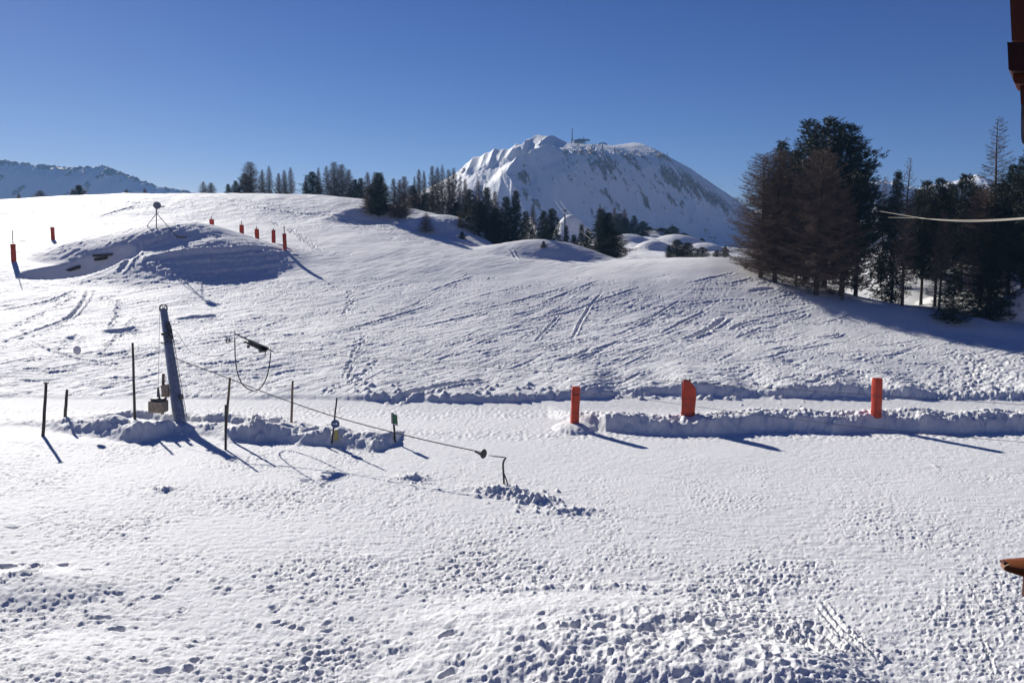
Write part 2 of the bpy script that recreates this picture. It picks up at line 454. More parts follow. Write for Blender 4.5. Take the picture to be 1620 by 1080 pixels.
# tracks that can be recognised in the photograph
for pts, w, d in [
    ([(0, 545), (60, 522), (110, 505), (135, 475), (140, 458)], 0.30, 0.14), ([(0, 492), (45, 484), (85, 475), (120, 458)], 0.22, 0.12),
    ([(45, 540), (80, 556), (130, 572), (205, 578)], 0.16, 0.10), ([(45, 537), (90, 517), (140, 513), (190, 505)], 0.2, 0.08),
    ([(500, 537), (560, 518), (640, 497), (695, 477)], 0.2, 0.11), ([(720, 500), (800, 481), (870, 462), (915, 452)], 0.16, 0.10), ([(690, 506), (760, 500), (850, 487), (920, 452)], 0.15, 0.08),
    ([(800, 512), (880, 500), (950, 475), (1015, 455)], 0.20, 0.13), ([(845, 542), (868, 517), (885, 500)], 0.14, 0.12), ([(905, 537), (920, 505), (935, 480), (955, 462)], 0.16, 0.11),
    ([(1000, 517), (1040, 497), (1078, 474)], 0.14, 0.13), ([(1080, 537), (1110, 528), (1130, 516), (1147, 503)], 0.28, 0.20), ([(1045, 530), (1080, 508), (1125, 488)], 0.2, 0.10),
    ([(1155, 522), (1175, 512), (1200, 508)], 0.22, 0.16), ([(1165, 535), (1190, 526), (1207, 517)], 0.2, 0.15), ([(1235, 508), (1260, 507), (1275, 500), (1278, 497)], 0.14, 0.10),
    ([(1290, 535), (1320, 533), (1330, 528)], 0.18, 0.14), ([(920, 545), (1010, 560), (1100, 566), (1200, 572)], 0.14, 0.08), ([(1190, 573), (1270, 578), (1350, 590), (1450, 600)], 0.2, 0.10),
    ([(1260, 592), (1310, 598), (1360, 612)], 0.25, 0.14), ([(500, 520), (640, 535), (720, 545), (830, 552)], 0.10, 0.05), ([(620, 640), (660, 618), (720, 607), (765, 603)], 0.3, 0.18),
    ([(540, 625), (600, 590), (680, 562)], 0.12, 0.06), ([(705, 472), (730, 440), (752, 425)], 0.10, 0.06),
    ([(150, 345), (200, 330), (245, 324)], 0.35, 0.14), ([(180, 322), (215, 320), (245, 321)], 0.3, 0.10), ([(35, 340), (60, 333), (85, 329)], 0.3, 0.10),
    ([(330, 320), (420, 331), (480, 340), (560, 350), (640, 372), (700, 388)], 0.35, 0.12), ([(300, 310), (400, 320), (455, 330), (520, 345)], 0.3, 0.10),
    ([(520, 335), (590, 362), (660, 381), (740, 392)], 0.2, 0.07), ([(560, 350), (620, 372), (700, 392)], 0.2, 0.06),
    ([(820, 412), (812, 402), (806, 395)], 0.15, 0.10)]:
    track(pts, w * 1.05, d * 1.3, 0.8, 0.12)
# side-slip terraces on the shaded face of the front mound
for k in range(9):
    v0 = 402 + 4.6 * k
    pts = [(235 + 9 * k + rng.uniform(-10, 10), v0 + 6), (290 + 8 * k, v0 + 2 + rng.uniform(-2, 2)), (360 + 5 * k, v0 - 2), (430 + rng.uniform(-15, 20), v0 - 5 + rng.uniform(-2, 2))]
    track(pts, 0.55, 0.42, 0.75, 0.10)
track([(190, 430), (205, 410), (225, 392), (245, 383), (262, 378)], 0.5, 0.25, 0.7, 0.1)
# boot tracks running up the slope, holes in the drift
for pts in [[(548, 596), (556, 575), (566, 552), (576, 530)], [(556, 606), (575, 590), (592, 575), (600, 570)], [(545, 500), (556, 480), (552, 460)], [(520, 620), (524, 606)], [(90, 555), (110, 540), (125, 528)], [(160, 560), (190, 530), (215, 500)],
            [(160, 470), (190, 480), (175, 520)], [(1530, 615), (1545, 590), (1560, 575)], [(20, 520), (60, 500), (120, 470)], [(455, 360), (480, 375), (510, 398)], [(430, 350), (470, 372), (500, 395)]]:
    g = [px2g(*p) for p in pts]
    for a, b in zip(g[:-1], g[1:]):
        L = math.hypot(b[0] - a[0], b[1] - a[1]); n = max(2, int(L / 0.55))
        for k in range(n):
            f = k / n
            for s in (-1, 1):
                dent(a[0] + (b[0] - a[0]) * f + s * 0.15 + rng.randn() * 0.10, a[1] + (b[1] - a[1]) * f + rng.randn() * 0.15, rng.uniform(0.13, 0.24), rng.uniform(0.16, 0.3), rng.uniform(-0.5, 0.5), rng.uniform(0.08, 0.2), 0.5)
for (u, v, rx, ry, d) in [(190, 525, 1.1, 0.9, 0.45), (310, 502, 1.2, 0.7, 0.4), (335, 500, 0.9, 0.5, 0.3), (205, 520, 0.8, 0.6, 0.3), (115, 535, 0.6, 0.6, 0.25), (835, 527, 0.3, 0.3, 0.1), (650, 571, 0.5, 0.35, 0.1), (1250, 572, 0.7, 0.5, 0.15), (1210, 458, 0.9, 0.4, 0.25), (1195, 460, 0.6, 0.4, 0.2)]:
    x, y = px2g(u, v); dent(x, y, rx, ry, 0.3, d, 0.3)
# churned patch at the right end of the slope foot
for i in range(420):
    u = rng.uniform(1490, 1700); v = rng.uniform(560, 630)
    x, y = px2g(u, v); dent(x, y, rng.uniform(0.15, 0.5), rng.uniform(0.1, 0.25), rng.uniform(0, 3), rng.uniform(0.04, 0.13), 0.5)
# small broken dents all over the slope
for i in range(3600):
    u = rng.uniform(-120, 1700); v = rng.uniform(440, 628)
    x, y = px2g(u, v)
    k = 0.5 + 0.9 * (float(pn(x / 6.0, y / 6.0, 31)) + 0.4)
    if u > 1280 and v < 470 + (u - 1200) * 0.18: continue
    dent(x, y, rng.uniform(0.14, 0.5), rng.uniform(0.08, 0.18), 0.75 + rng.randn() * 0.35, rng.uniform(0.02, 0.085) * max(k, 0.15), 0.5)
for i in range(900):
    u = rng.uniform(-100, 720); v = rng.uniform(318, 405)
    x, y = px2g(u, v)
    if y > 170: continue
    if u > 330 and v > 325 + (u - 330) * 0.20 and v < 372 + (u - 330) * 0.12: continue
    dent(x, y, rng.uniform(0.3, 1.2), rng.uniform(0.12, 0.3), 0.3 + rng.randn() * 0.3, rng.uniform(0.03, 0.09), 0.5)


# foreground: trodden snow. density, size and depth vary in patches
def fp_amp(x, y):
    p = float(pn(x / 3.6, y / 3.6, 41)) * 1.3 + 0.5
    return max(0.26, min(1.4, p))


n_f = 0
for i in range(30000):
    y = 14.0 + 30.0 * rng.rand() ** 1.25; t_ = rng.uniform(-0.76, 0.76); x = t_ * y
    am = fp_amp(x, y)
    if y > 34 and x > -4: am *= 0.22
    if y > 38: am *= 0.3
    if t_ > 0.33 and y > 23: am *= 0.55
    if rng.rand() > 0.25 + 0.75 * am: continue
    s = rng.uniform(0.4, 1.0)
    dent(x, y, 0.13 * s, 0.075 * s, rng.uniform(-0.5, 0.9), 0.062 * s * am + 0.010, 0.4)
    n_f += 1
# deep boot holes: the foreground heap and the left edge
for i in range(760):
    r = rng.randn(2)
    u = 1010 + r[0] * 185; v = 940 + abs(u - 1000) * 0.10 + rng.rand() ** 0.8 * 170
    if v > 1130: continue
    x, y = gplane(u, v, 0.5); x = float(x); y = float(y)
    am = 0.35 + 1.1 * max(0, float(pn(x / 1.3, y / 1.3, 44)) + 0.35)
    s = min(1.6, 0.8 * math.exp(rng.randn() * 0.42))
    dent(x, y, 0.135 * s, 0.105 * s, rng.uniform(0, 3), rng.uniform(0.03, 0.095) * s * am, 0.35)
for i in range(150):
    u = rng.uniform(-60, 640); v = rng.uniform(880, 1090) if u > 120 else rng.uniform(820, 1090)
    x, y = gplane(u, v); dent(float(x), float(y), rng.uniform(0.09, 0.19), rng.uniform(0.06, 0.12), rng.uniform(-0.4, 0.6), rng.uniform(0.03, 0.09), 0.4)
for (u, v, rx, ry, d) in [(12, 897, .26, .2, .2), (232, 851, .13, .09, .12), (135, 905, .24, .14, .12), (100, 895, .2, .14, .14), (20, 835, .25, .12, .1), (160, 977, .34, .12, .12), (300, 1070, .16, .13, .16), (265, 1075, .26, .14, .12), (187, 996, .22, .14, .15), (712, 1015, .19, .14, .15), (1218, 1075, .2, .2, .18)]:
    x, y = gplane(u, v); dent(float(x), float(y), rx, ry, 0.0, d, 0.3)
# ski traces on the right
for (pts, w, d) in [([(1300, 950), (1335, 1000), (1370, 1030), (1398, 1055)], .09, .08), ([(1290, 955), (1330, 1010), (1372, 1045)], .08, .07), ([(1530, 915), (1545, 945), (1555, 970)], .05, .03), ([(1550, 1000), (1565, 1040), (1575, 1080)], .06, .04), ([(1240, 985), (1300, 1010), (1340, 1045)], .14, .12), ([(1210, 1000), (1260, 1025), (1300, 1062)], .14, .12),
                    ([(1200, 770), (1290, 790), (1370, 800), (1480, 810)], .10, .02), ([(870, 731), (1000, 722), (1085, 716)], .06, .02), ([(1300, 738), (1450, 746), (1600, 757)], .05, .02), ([(1230, 728), (1400, 722), (1620, 724)], .06, .02), ([(1230, 716), (1400, 711), (1620, 712)], .06, .02)]:
    g = [tuple(float(q) for q in gplane(u, v)) for u, v in pts]; groove(g, w, d, 0.8, 0.2)
for i in range(26):       # old ski lines crossing the flat
    u0 = rng.uniform(500, 1500); v0 = rng.uniform(700, 860); L = rng.uniform(120, 420); sl0 = rng.uniform(-0.05, 0.16)
    g = [tuple(float(q) for q in gplane(u0 + L * f, v0 + L * f * sl0 + 10 * math.sin(f * 3 + i))) for f in (0, .25, .5, .75, 1)]
    groove(g, rng.uniform(.05, .09), rng.uniform(0.012, 0.03), 0.7, 0.2)
for i in range(70):       # groomer marks curving on the flat by the road
    f = i / 70
    u0 = 700 + 130 * f + rng.uniform(-4, 4); v0 = 672 + rng.uniform(-12, 14)
    g = [tuple(float(q) for q in gplane(u0 + k * 10, v0 - k * 2.2 + k * k * 0.25)) for k in range(5)]
    groove(g, 0.07, 0.025, 0.7, 0.2)


# crumbled heaps of ploughed snow
def heap(u0, v0, su, sv, n, smin, smax, h):
    global Z
    cx, cy = gplane(u0, v0 - 2); kx = abs(float(gplane(u0 + su, v0)[0] - cx)); ky = abs(float(gplane(u0, v0 - sv)[1] - cy)) * 0.8
    q = np.exp(-((XX - float(cx)) / (kx * 1.3)) ** 2 - ((YY - float(cy)) / max(ky, .3)) ** 2)
    Z += (q * smax * h * (0.55 + 0.9 * pn(XX / 0.55, YY / 0.45, u0 % 13) + 0.35 * (ridged(XX / 0.4, YY / 0.35, 3, 0.6, u0 % 11) - 1.0))).astype(np.float32)
    smin *= 0.5; smax *= 0.42
    for i in range(n):
        u = u0 + rng.randn() * su; v = v0 + rng.randn() * sv
        x, y = gplane(u, v); s = rng.uniform(smin, smax)
        lumpy(float(x), float(y), s, s * rng.uniform(0.5, 0.9), rng.uniform(0, 3), s * h * rng.uniform(0.6, 1.2))


heap(800, 781, 26, 5, 60, 0.12, 0.42, 0.85)
heap(845, 794, 26, 6, 80, 0.10, 0.34, 0.9)
heap(905, 810, 30, 4, 35, 0.08, 0.25, 0.8)
heap(655, 758, 18, 5, 40, 0.08, 0.28, 0.8)
heap(740, 775, 30, 5, 18, 0.08, 0.2, 0.6)
heap(258, 777, 8, 2, 8, 0.1, 0.3, 0.8)
heap(62, 905, 10, 5, 8, 0.12, 0.32, 0.8)
heap(30, 925, 30, 10, 20, 0.1, 0.25, 0.6)
heap(580, 884, 25, 4, 20, 0.06, 0.14, 0.7)
heap(405, 688, 9, 5, 16, 0.2, 0.6, 1.0)
heap(1480, 740, 6, 1, 3, 0.05, 0.08, 0.8)
heap(950, 935, 150, 10, 60, 0.1, 0.28, 0.6)
heap(1235, 660, 45, 9, 50, 0.1, 0.3, 0.9)
heap(1010, 665, 60, 5, 40, 0.08, 0.25, 0.7)
heap(1500, 665, 70, 7, 90, 0.08, 0.28, 0.8)
for i in range(260):      # crumbs along the slope foot and mid-slope snow clods
    u = rng.uniform(560, 1640); v = rng.uniform(607, 632)
    x, y = px2g(u, v); s = rng.uniform(0.08, 0.3); lumpy(x, y, s, s * 0.7, 0, s * 0.7)

smooth_lane = sstep(21, 29, YY) * sstep(-5, 1, XX) * (1 - sstep(38, 42, YY)) * np.clip(0.75 + pn(XX / 5, YY / 4, 45), 0, 1)
GR = GR * np.where(YY < 42, 1 - 0.55 * smooth_lane, 1)
GRs = GR.copy()
Z += np.where(RM > 0, RM, 0) * np.clip(1 + GR * 8, 0, 1) + GR
near_w = 1 - sstep(40, 60, YY)
slope_w = sstep(48.5, 51, YY) * (1 - sstep(95, 110, YY))
up_w = sstep(95, 110, YY)
# wind and ski grain: streaks lying at ~45 degrees in plan on the slope
a_ = (XX + YY) * 0.7071; b_ = (XX - YY) * 0.7071
right_s = sstep(8, 22, XX)
st = 0.5 * fbm(a_ / 3.6, b_ / 0.55, 3, 0.6, ox=51) + 0.35 * fbm(XX / 2.4, (YY + 0.12 * XX) / 0.5, 3, 0.55, ox=52)
piste = np.exp(-((YY - (86 - 0.0 * XX)) / 6.0) ** 2) * sstep(-12, -2, XX)        # smooth groomed band by the crest
shade_band = sstep(6, 30, XX) * sstep(54, 60, YY + XX * 0.12)
Z += (0.080 * st * (1.35 - 0.35 * right_s) * slope_w * (1 - 0.8 * piste) * (1 - 0.75 * shade_band)).astype(np.float32)
Z += (0.095 * fbm(XX / 3.2, YY / 1.1, 4, 0.6, ox=61) * up_w * (1 - 0.65 * np.exp(-((YY - 112 - (XX + 25) * -0.5) / 7) ** 2))).astype(np.float32)
Z += (0.028 * fbm(XX / 0.36, YY / 0.28, 3, 0.68, ox=71) * near_w * (1 - 0.6 * smooth_lane) * (0.45 + 1.0 * np.clip(pn(XX / 3.6, YY / 3.6, 41) + 0.4, 0, 1))).astype(np.float32)
Z += (0.016 * fbm(XX / 0.8, YY / 0.18, 2, 0.6, ox=72) * near_w * (YY < 36)).astype(np.float32)
# heavily broken snow on the foreground heap
hx, hy = gplane(985, 1015, 0.4)
hm = np.exp(-(((XX - float(hx)) / 5.6) ** 2 + ((YY - float(hy)) / 2.6) ** 2))
Z += (hm * (0.045 * (ridged(XX / 0.52 + 0.35 * pn(XX / 0.6, YY / 0.6, 86), YY / 0.48 + 0.35 * pn(XX / 0.6, YY / 0.6, 87), 2, 0.4, 81) - 1.0) + 0.16 * pn(XX / 1.1, YY / 0.9, 83) + 0.028 * fbm(XX / 0.24, YY / 0.2, 3, 0.6, ox=84))).astype(np.float32)

snowfield = grid_mesh('snow_ground', XX, YY, Z, M['snow'])
del GRs


def H(x, y):
    """height of the near snowfield"""
    t = min(max(x / y, tc[0]), tc[-1]); c = float(np.interp(t, tc, np.arange(C_))); r = float(np.interp(y, ys, np.arange(R_)))
    c0 = min(int(c), C_ - 2); r0 = min(int(r), R_ - 2); fc = c - c0; fr = r - r0
    return float((Z[r0, c0] * (1 - fc) + Z[r0, c0 + 1] * fc) * (1 - fr) + (Z[r0 + 1, c0] * (1 - fc) + Z[r0 + 1, c0 + 1] * fc) * fr)


# ================================================================ SETTING: middle distance
tm = np.linspace(-1.1, 1.1, 900)
ym = np.exp(np.linspace(math.log(92), math.log(900), 420))
o2 = np.ones(len(tm))
mf = [
    (92 * o2, -6 * o2),
    feat([(-600, 440, 130), (775, 430, 130), (870, 420, 130), (955, 410, 130), (1017, 408, 130), (1060, 407, 130), (1140, 403, 130), (1230, 412, 130), (1400, 432, 130), (2300, 440, 130)], tm),
    feat([(-600, 430, 165), (775, 415, 165), (955, 398, 165), (1017, 392, 165), (1060, 396, 165), (1140, 399, 165), (1230, 412, 165), (1400, 425, 165), (2300, 440, 165)], tm),
    feat([(-600, 425, 205), (700, 400, 205), (870, 392, 205), (955, 376, 205), (1017, 373, 205), (1060, 376, 205), (1110, 386, 205), (1140, 392, 205), (1230, 400, 205), (2300, 420, 205)], tm),
    feat([(-600, 425, 240), (870, 392, 240), (955, 379, 240), (1060, 380, 240), (1140, 394, 240), (2300, 415, 240)], tm),
    feat([(-600, 425, 310), (775, 400, 310), (870, 388, 310), (955, 392, 310), (2300, 412, 310)], tm),
    feat([(-600, 405, 520), (2300, 405, 520)], tm),
    feat([(-600, 400, 900), (2300, 400, 900)], tm)]
Zm = loft(mf, tm, ym, 8)
Xm = (tm[None, :] * ym[:, None]); Ym = np.repeat(ym[:, None], len(tm), 1)
for (u, v, Yd, rx, ry, h, p) in [(911, 375, 330, 11, 11, 11, .8), (890, 375, 322, 9, 8, 6, .9), (1035, 392, 165, 4.5, 4, 1.6, 1.0), (1085, 385, 190, 7, 6, 1.8, 1.1), (1050, 378, 205, 8, 5, 2.0, 1.0), (990, 385, 185, 6, 6, 1.6, 1.2), (1120, 395, 170, 6, 5, 1.6, 1.1)]:
    c = P(u, v, Yd); Zm += dome(Xm, Ym, c.x, c.y, rx, ry, h, 0, p)
Zm += 0.7 * fbm(Xm / 14, Ym / 14, 4, 0.5, ox=91) * sstep(95, 140, Ym) + 2.0 * pn(Xm / 60, Ym / 60, 92) * sstep(250, 400, Ym)
grid_mesh('snow_valley', Xm, Ym, Zm, M['snow_mid'])


def Hm(x, y):
    t = x / y; c = int(round(np.interp(t, tm, np.arange(len(tm))))); r = int(round(np.interp(y, ym, np.arange(len(ym)))))
    return float(Zm[r, c])


# ================================================================ SETTING: mountains
def uv_grid(X, Y, Zz):
    """picture coordinates of surface points, used to place rock bands where the mountain has them"""
    b_ = (Zz - CAMZ) / Y
    # invert rz = (sT + b cT) / (cT - b sT)
    b = (b_ * cT - sT) / (cT + b_ * sT)
    fy = cT - b * sT
    return 810 + X / Y * fy * FPX, 540 - b * FPX


def bl(U, V, u, v, su, sv, rot=0.0):
    c, s = math.cos(rot), math.sin(rot)
    a = ((U - u) * c + (V - v) * s) / su; b = (-(U - u) * s + (V - v) * c) / sv
    return np.exp(-(a * a + b * b))


ta, _ = ray(np.array([480.0, 1420.0]), np.array([300.0, 300.0]))
tn = np.linspace(ta[0], ta[1], 1150); yn = np.linspace(640, 1150, 560); o3 = np.ones(len(tn))
mfe = [
    feat([(400, 402, 650), (1500, 402, 650)], tn),
    feat([(400, 396, 720), (700, 396, 730), (850, 392, 735), (1000, 392, 770), (1200, 394, 830), (1500, 398, 850)], tn),
    feat([(400, 380, 850), (560, 365, 850), (640, 335, 860), (700, 312, 870), (740, 296, 875), (774, 284, 875), (790, 275, 875), (818, 266, 880), (842, 261, 885), (866, 251, 890), (890, 244, 895), (922, 240, 905), (950, 243, 910), (981, 244, 920), (1002, 248, 925), (1026, 251, 935), (1050, 257, 945), (1094, 278, 960), (1138, 308, 975), (1162, 325, 985), (1200, 348, 985), (1300, 385, 990), (1500, 398, 1000)], tn),
    feat([(400, 372, 990), (560, 350, 990), (640, 316, 990), (665, 303, 990), (690, 292, 1000), (724, 274, 1000), (744, 258, 1000), (765, 246, 1000), (804, 238.5, 1000), (833, 230, 1000), (854, 220.5, 1000), (866, 222.5, 1000), (875, 224, 1000), (890, 226, 1000), (907, 229, 1000), (952, 231, 1005), (981, 233, 1010), (1002, 236, 1012), (1026, 240, 1015), (1038, 240, 1015), (1050, 244, 1020), (1064, 253, 1020), (1094, 268, 1030), (1115, 283, 1030), (1138, 298, 1035), (1162, 314, 1040), (1180, 327, 1040), (1250, 372, 1040), (1330, 392, 1040), (1500, 398, 1040)], tn),
    feat([(400, 380, 1150), (560, 365, 1150), (700, 320, 1150), (900, 270, 1150), (1050, 290, 1150), (1160, 345, 1150), (1300, 395, 1150), (1500, 399, 1150)], tn)]
Zn = loft(mfe, tn, yn, 3)
Xn = tn[None, :] * yn[:, None]; Yn = np.repeat(yn[:, None], len(tn), 1)
U0, V0 = uv_grid(Xn, Yn, Zn)
face = sstep(720, 760, Yn) * (1 - sstep(985, 1010, Yn))
crest_keep = 1 - 0.97 * sstep(905, 965, Yn)
# spurs and gullies running down the faces
fall = Xn + 0.35 * (Yn - 700) * sstep(-60, 120, Xn)
Zn += face * crest_keep * (4.2 * (ridged(fall / 75, Yn / 300, 2, 0.5, 3) - 0.9) + 2.0 * (ridged(fall / 31 + 0.2 * pn(Xn / 30, Yn / 30, 6), Yn / 110, 3, 0.5, 4) - 0.95) + 1.0 * fbm(Xn / 11, Yn / 18, 3, 0.5, ox=8))
Zn += 0.9 * fbm(Xn / 45, Yn / 30, 3, 0.45, ox=9) * sstep(900, 950, Yn)


def spur(pts, w, h):
    g = [P(u, v, y) for u, v, y in pts]
    best = np.full(Xn.shape, 1e9); 
    for a, b in zip(g[:-1], g[1:]):
        dx, dy = b.x - a.x, b.y - a.y; L2 = dx * dx + dy * dy
        s = np.clip(((Xn - a.x) * dx + (Yn - a.y) * dy) / L2, 0, 1)
        best = np.minimum(best, np.hypot(Xn - a.x - s * dx, Yn - a.y - s * dy))
    return h * np.clip(1 - best / w, 0, 1) ** 1.25


Zn += spur([(866, 249, 900), (818, 262, 880), (800, 275, 850), (822, 300, 810), (845, 335, 765), (850, 360, 740)], 26, 13)
Zn += spur([(854, 222, 1000), (838, 240, 960), (815, 255, 920)], 16, 6)
Zn += spur([(880, 226, 1000), (866, 240, 960), (850, 250, 920)], 16, 6)
Zn += spur([(1000, 238, 1010), (1060, 275, 930), (1110, 320, 870), (1150, 360, 830)], 30, 7)
for (u, k, w_, h_) in [(741, 0, 5, 2.5), (752, .8, 9, 4), (772, 2, 6, 2.5), (786, 3, 10, 5), (800, 3.6, 5, 2), (819, 5, 9, 4), (836, 6, 6, 3)]:
    Zn += spur([(u, 262 - k * 4, 1000), (u - 14 + k, 290 - k * 3, 920)], w_, h_)
U1, V1 = uv_grid(Xn, Yn, Zn)
jag = ridged(Xn / 13, Yn / 22, 3, 0.6, 12) - 0.9
rockf = np.zeros_like(Zn)
for (u, v, su, sv, r, a) in [(955, 262, 34, 14, 0.65, 1.0), (915, 243, 18, 4, 0.1, .8), (1085, 292, 62, 15, 0.42, 1.05), (1140, 320, 28, 12, 0.6, 1.0), (1055, 250, 22, 7, 0.3, .9), (828, 280, 12, 8, 0.3, 1.1), (845, 318, 32, 5, 0.75, .75), (975, 282, 8, 10, 0.2, .8), (905, 268, 26, 10, 0.8, .55), (950, 300, 60, 6, 0.8, .5), (1020, 320, 70, 7, 0.8, .45), (1010, 262, 30, 8, 0.6, .7), (1080, 335, 60, 6, 0.7, .5), (727, 270, 4, 9, 0.8, .8), (1115, 288, 20, 6, .6, .8), (990, 250, 14, 8, .3, .8)]:
    rockf = np.maximum(rockf, a * bl(U1, V1, u, v, su * 1.15, sv * 1.15, r))
nzr = fbm(fall / 11, Yn / 24, 5, 0.72, ox=14) + 0.45 * pn(Xn / 2.2, Yn / 4, 15)
rock = sstep(0.06, 0.10, rockf * 0.62 + nzr * 0.5 - 0.33)
topk = 1 - 0.8 * sstep(930, 990, Yn)
Zn += topk * (rock * 1.8 * (0.6 + jag * 0.6) + rockf * 3.0 * (ridged(Xn / 8, Yn / 14, 3, .6, 18) - 1.15))
rock = rock * topk
grid_mesh('mountain', Xn, Yn, Zn, M['snow_far'], {'rock': rock})


def range_mesh(name, crest, us, y_near, y_far, seed, amp, base_v=402, rockamt=1.0, cols=900, rough=1.0):
    ta, _ = ray(np.array(us, float), np.array([290.0, 290.0]))
    t = np.linspace(ta[0], ta[1], cols); y = np.linspace(y_near, y_far + 120, 260)
    cr = [(u, v, y_far) for u, v in crest]
    bk = [(u, v + 25, y_far + 120) for u, v in crest]
    mdl = [(u, (v * 0.42 + base_v * 0.58), y_near + 0.42 * (y_far - y_near)) for u, v in crest]
    Zr = loft([feat([(us[0] - 400, base_v, y_near), (us[1] + 400, base_v, y_near)], t), feat(mdl, t), feat(cr, t), feat(bk, t)], t, y, 2)
    X = t[None, :] * y[:, None]; Y = np.repeat(y[:, None], cols, 1)
    f = sstep(y_near, y_near + 60, Y)
    nearcrest = np.exp(-((Y - y_far) / 55) ** 2)
    Zr = Zr + f * amp * ((ridged(X / 150, Y / 260, 2, .4, seed) - .95) * (1 - 0.8 * nearcrest) + 0.16 * fbm(X / 40, Y / 60, 4, .5, ox=seed + 3))
    jag = np.clip(ridged(X / 17, Y / 60, 3, .6, seed + 7) - 1.05, 0, 2)
    U, V = uv_grid(X, Y, Zr)
    n = fbm(X / 26, Y / 40, 5, .6, ox=seed + 9)
    rk = sstep(0.02, 0.14, n - 0.46 + 0.36 * rockamt * nearcrest)
    Zr = Zr + rk * 2.5 * rough + nearcrest * jag * 6 * rough
    return grid_mesh(name, X, Y, Zr, M['snow_far'], {'rock': rk})


range_mesh('mountain_ridge', [(-500, 262), (-100, 256), (0, 257.5), (20, 259), (40, 263), (60, 265), (95, 268), (125, 268), (140, 266), (150, 269), (165, 267), (180, 273), (200, 281), (215, 286), (235, 293), (255, 299), (275, 303), (300, 308), (400, 330), (520, 360)], (-500, 520), 1270, 1500, 31, 9, rockamt=1.45)
range_mesh('mountain_peaks', [(1100, 352), (1200, 335), (1290, 312), (1350, 296), (1397, 290), (1425, 300), (1450, 301), (1475, 292), (1494, 291), (1520, 288), (1546, 281), (1575, 290), (1620, 296), (1700, 290), (1800, 300), (2300, 330)], (1100, 2300), 1150, 1500, 57, 22, rockamt=0.7, cols=1000)
# the plain that closes the view to the horizon, below everything else
gx = np.linspace(-2250, 2250, 60); gy = np.linspace(600, 1740, 40)
GX, GY = np.meshgrid(gx, gy)
grid_mesh('snow_plain', GX, GY, GX * 0 - 12.0, M['snow_mid'])

# ================================================================ THINGS: helpers
def tagt(o, label, cat, group=None):
    o['label'] = label; o['category'] = cat
    if group: o['group'] = group
    return o


def thing(name, loc, label, cat, group=None, rotz=0.0):
    o = bpy.data.objects.new(name, None); scene.collection.objects.link(o)
    o.location = loc; o.rotation_euler = (0, 0, rotz); o.empty_display_size = 0.3
    return tagt(o, label, cat, group)


def ground(x, y):
    z = -50.0
    if 3 < y < 199: z = H(x, y)
    if y > 93: z = max(z, Hm(x, y))
    return z


def hit(u, v, y0=14.0, y1=600.0):
    rx_, rz_ = ray(u, v); rx_ = float(rx_); rz_ = float(rz_)
    y = y0
    while y < y1:
        if CAMZ + rz_ * y <= ground(rx_ * y, y): break
        y *= 1.004
    return Vector((rx_ * y, y, ground(rx_ * y, y)))


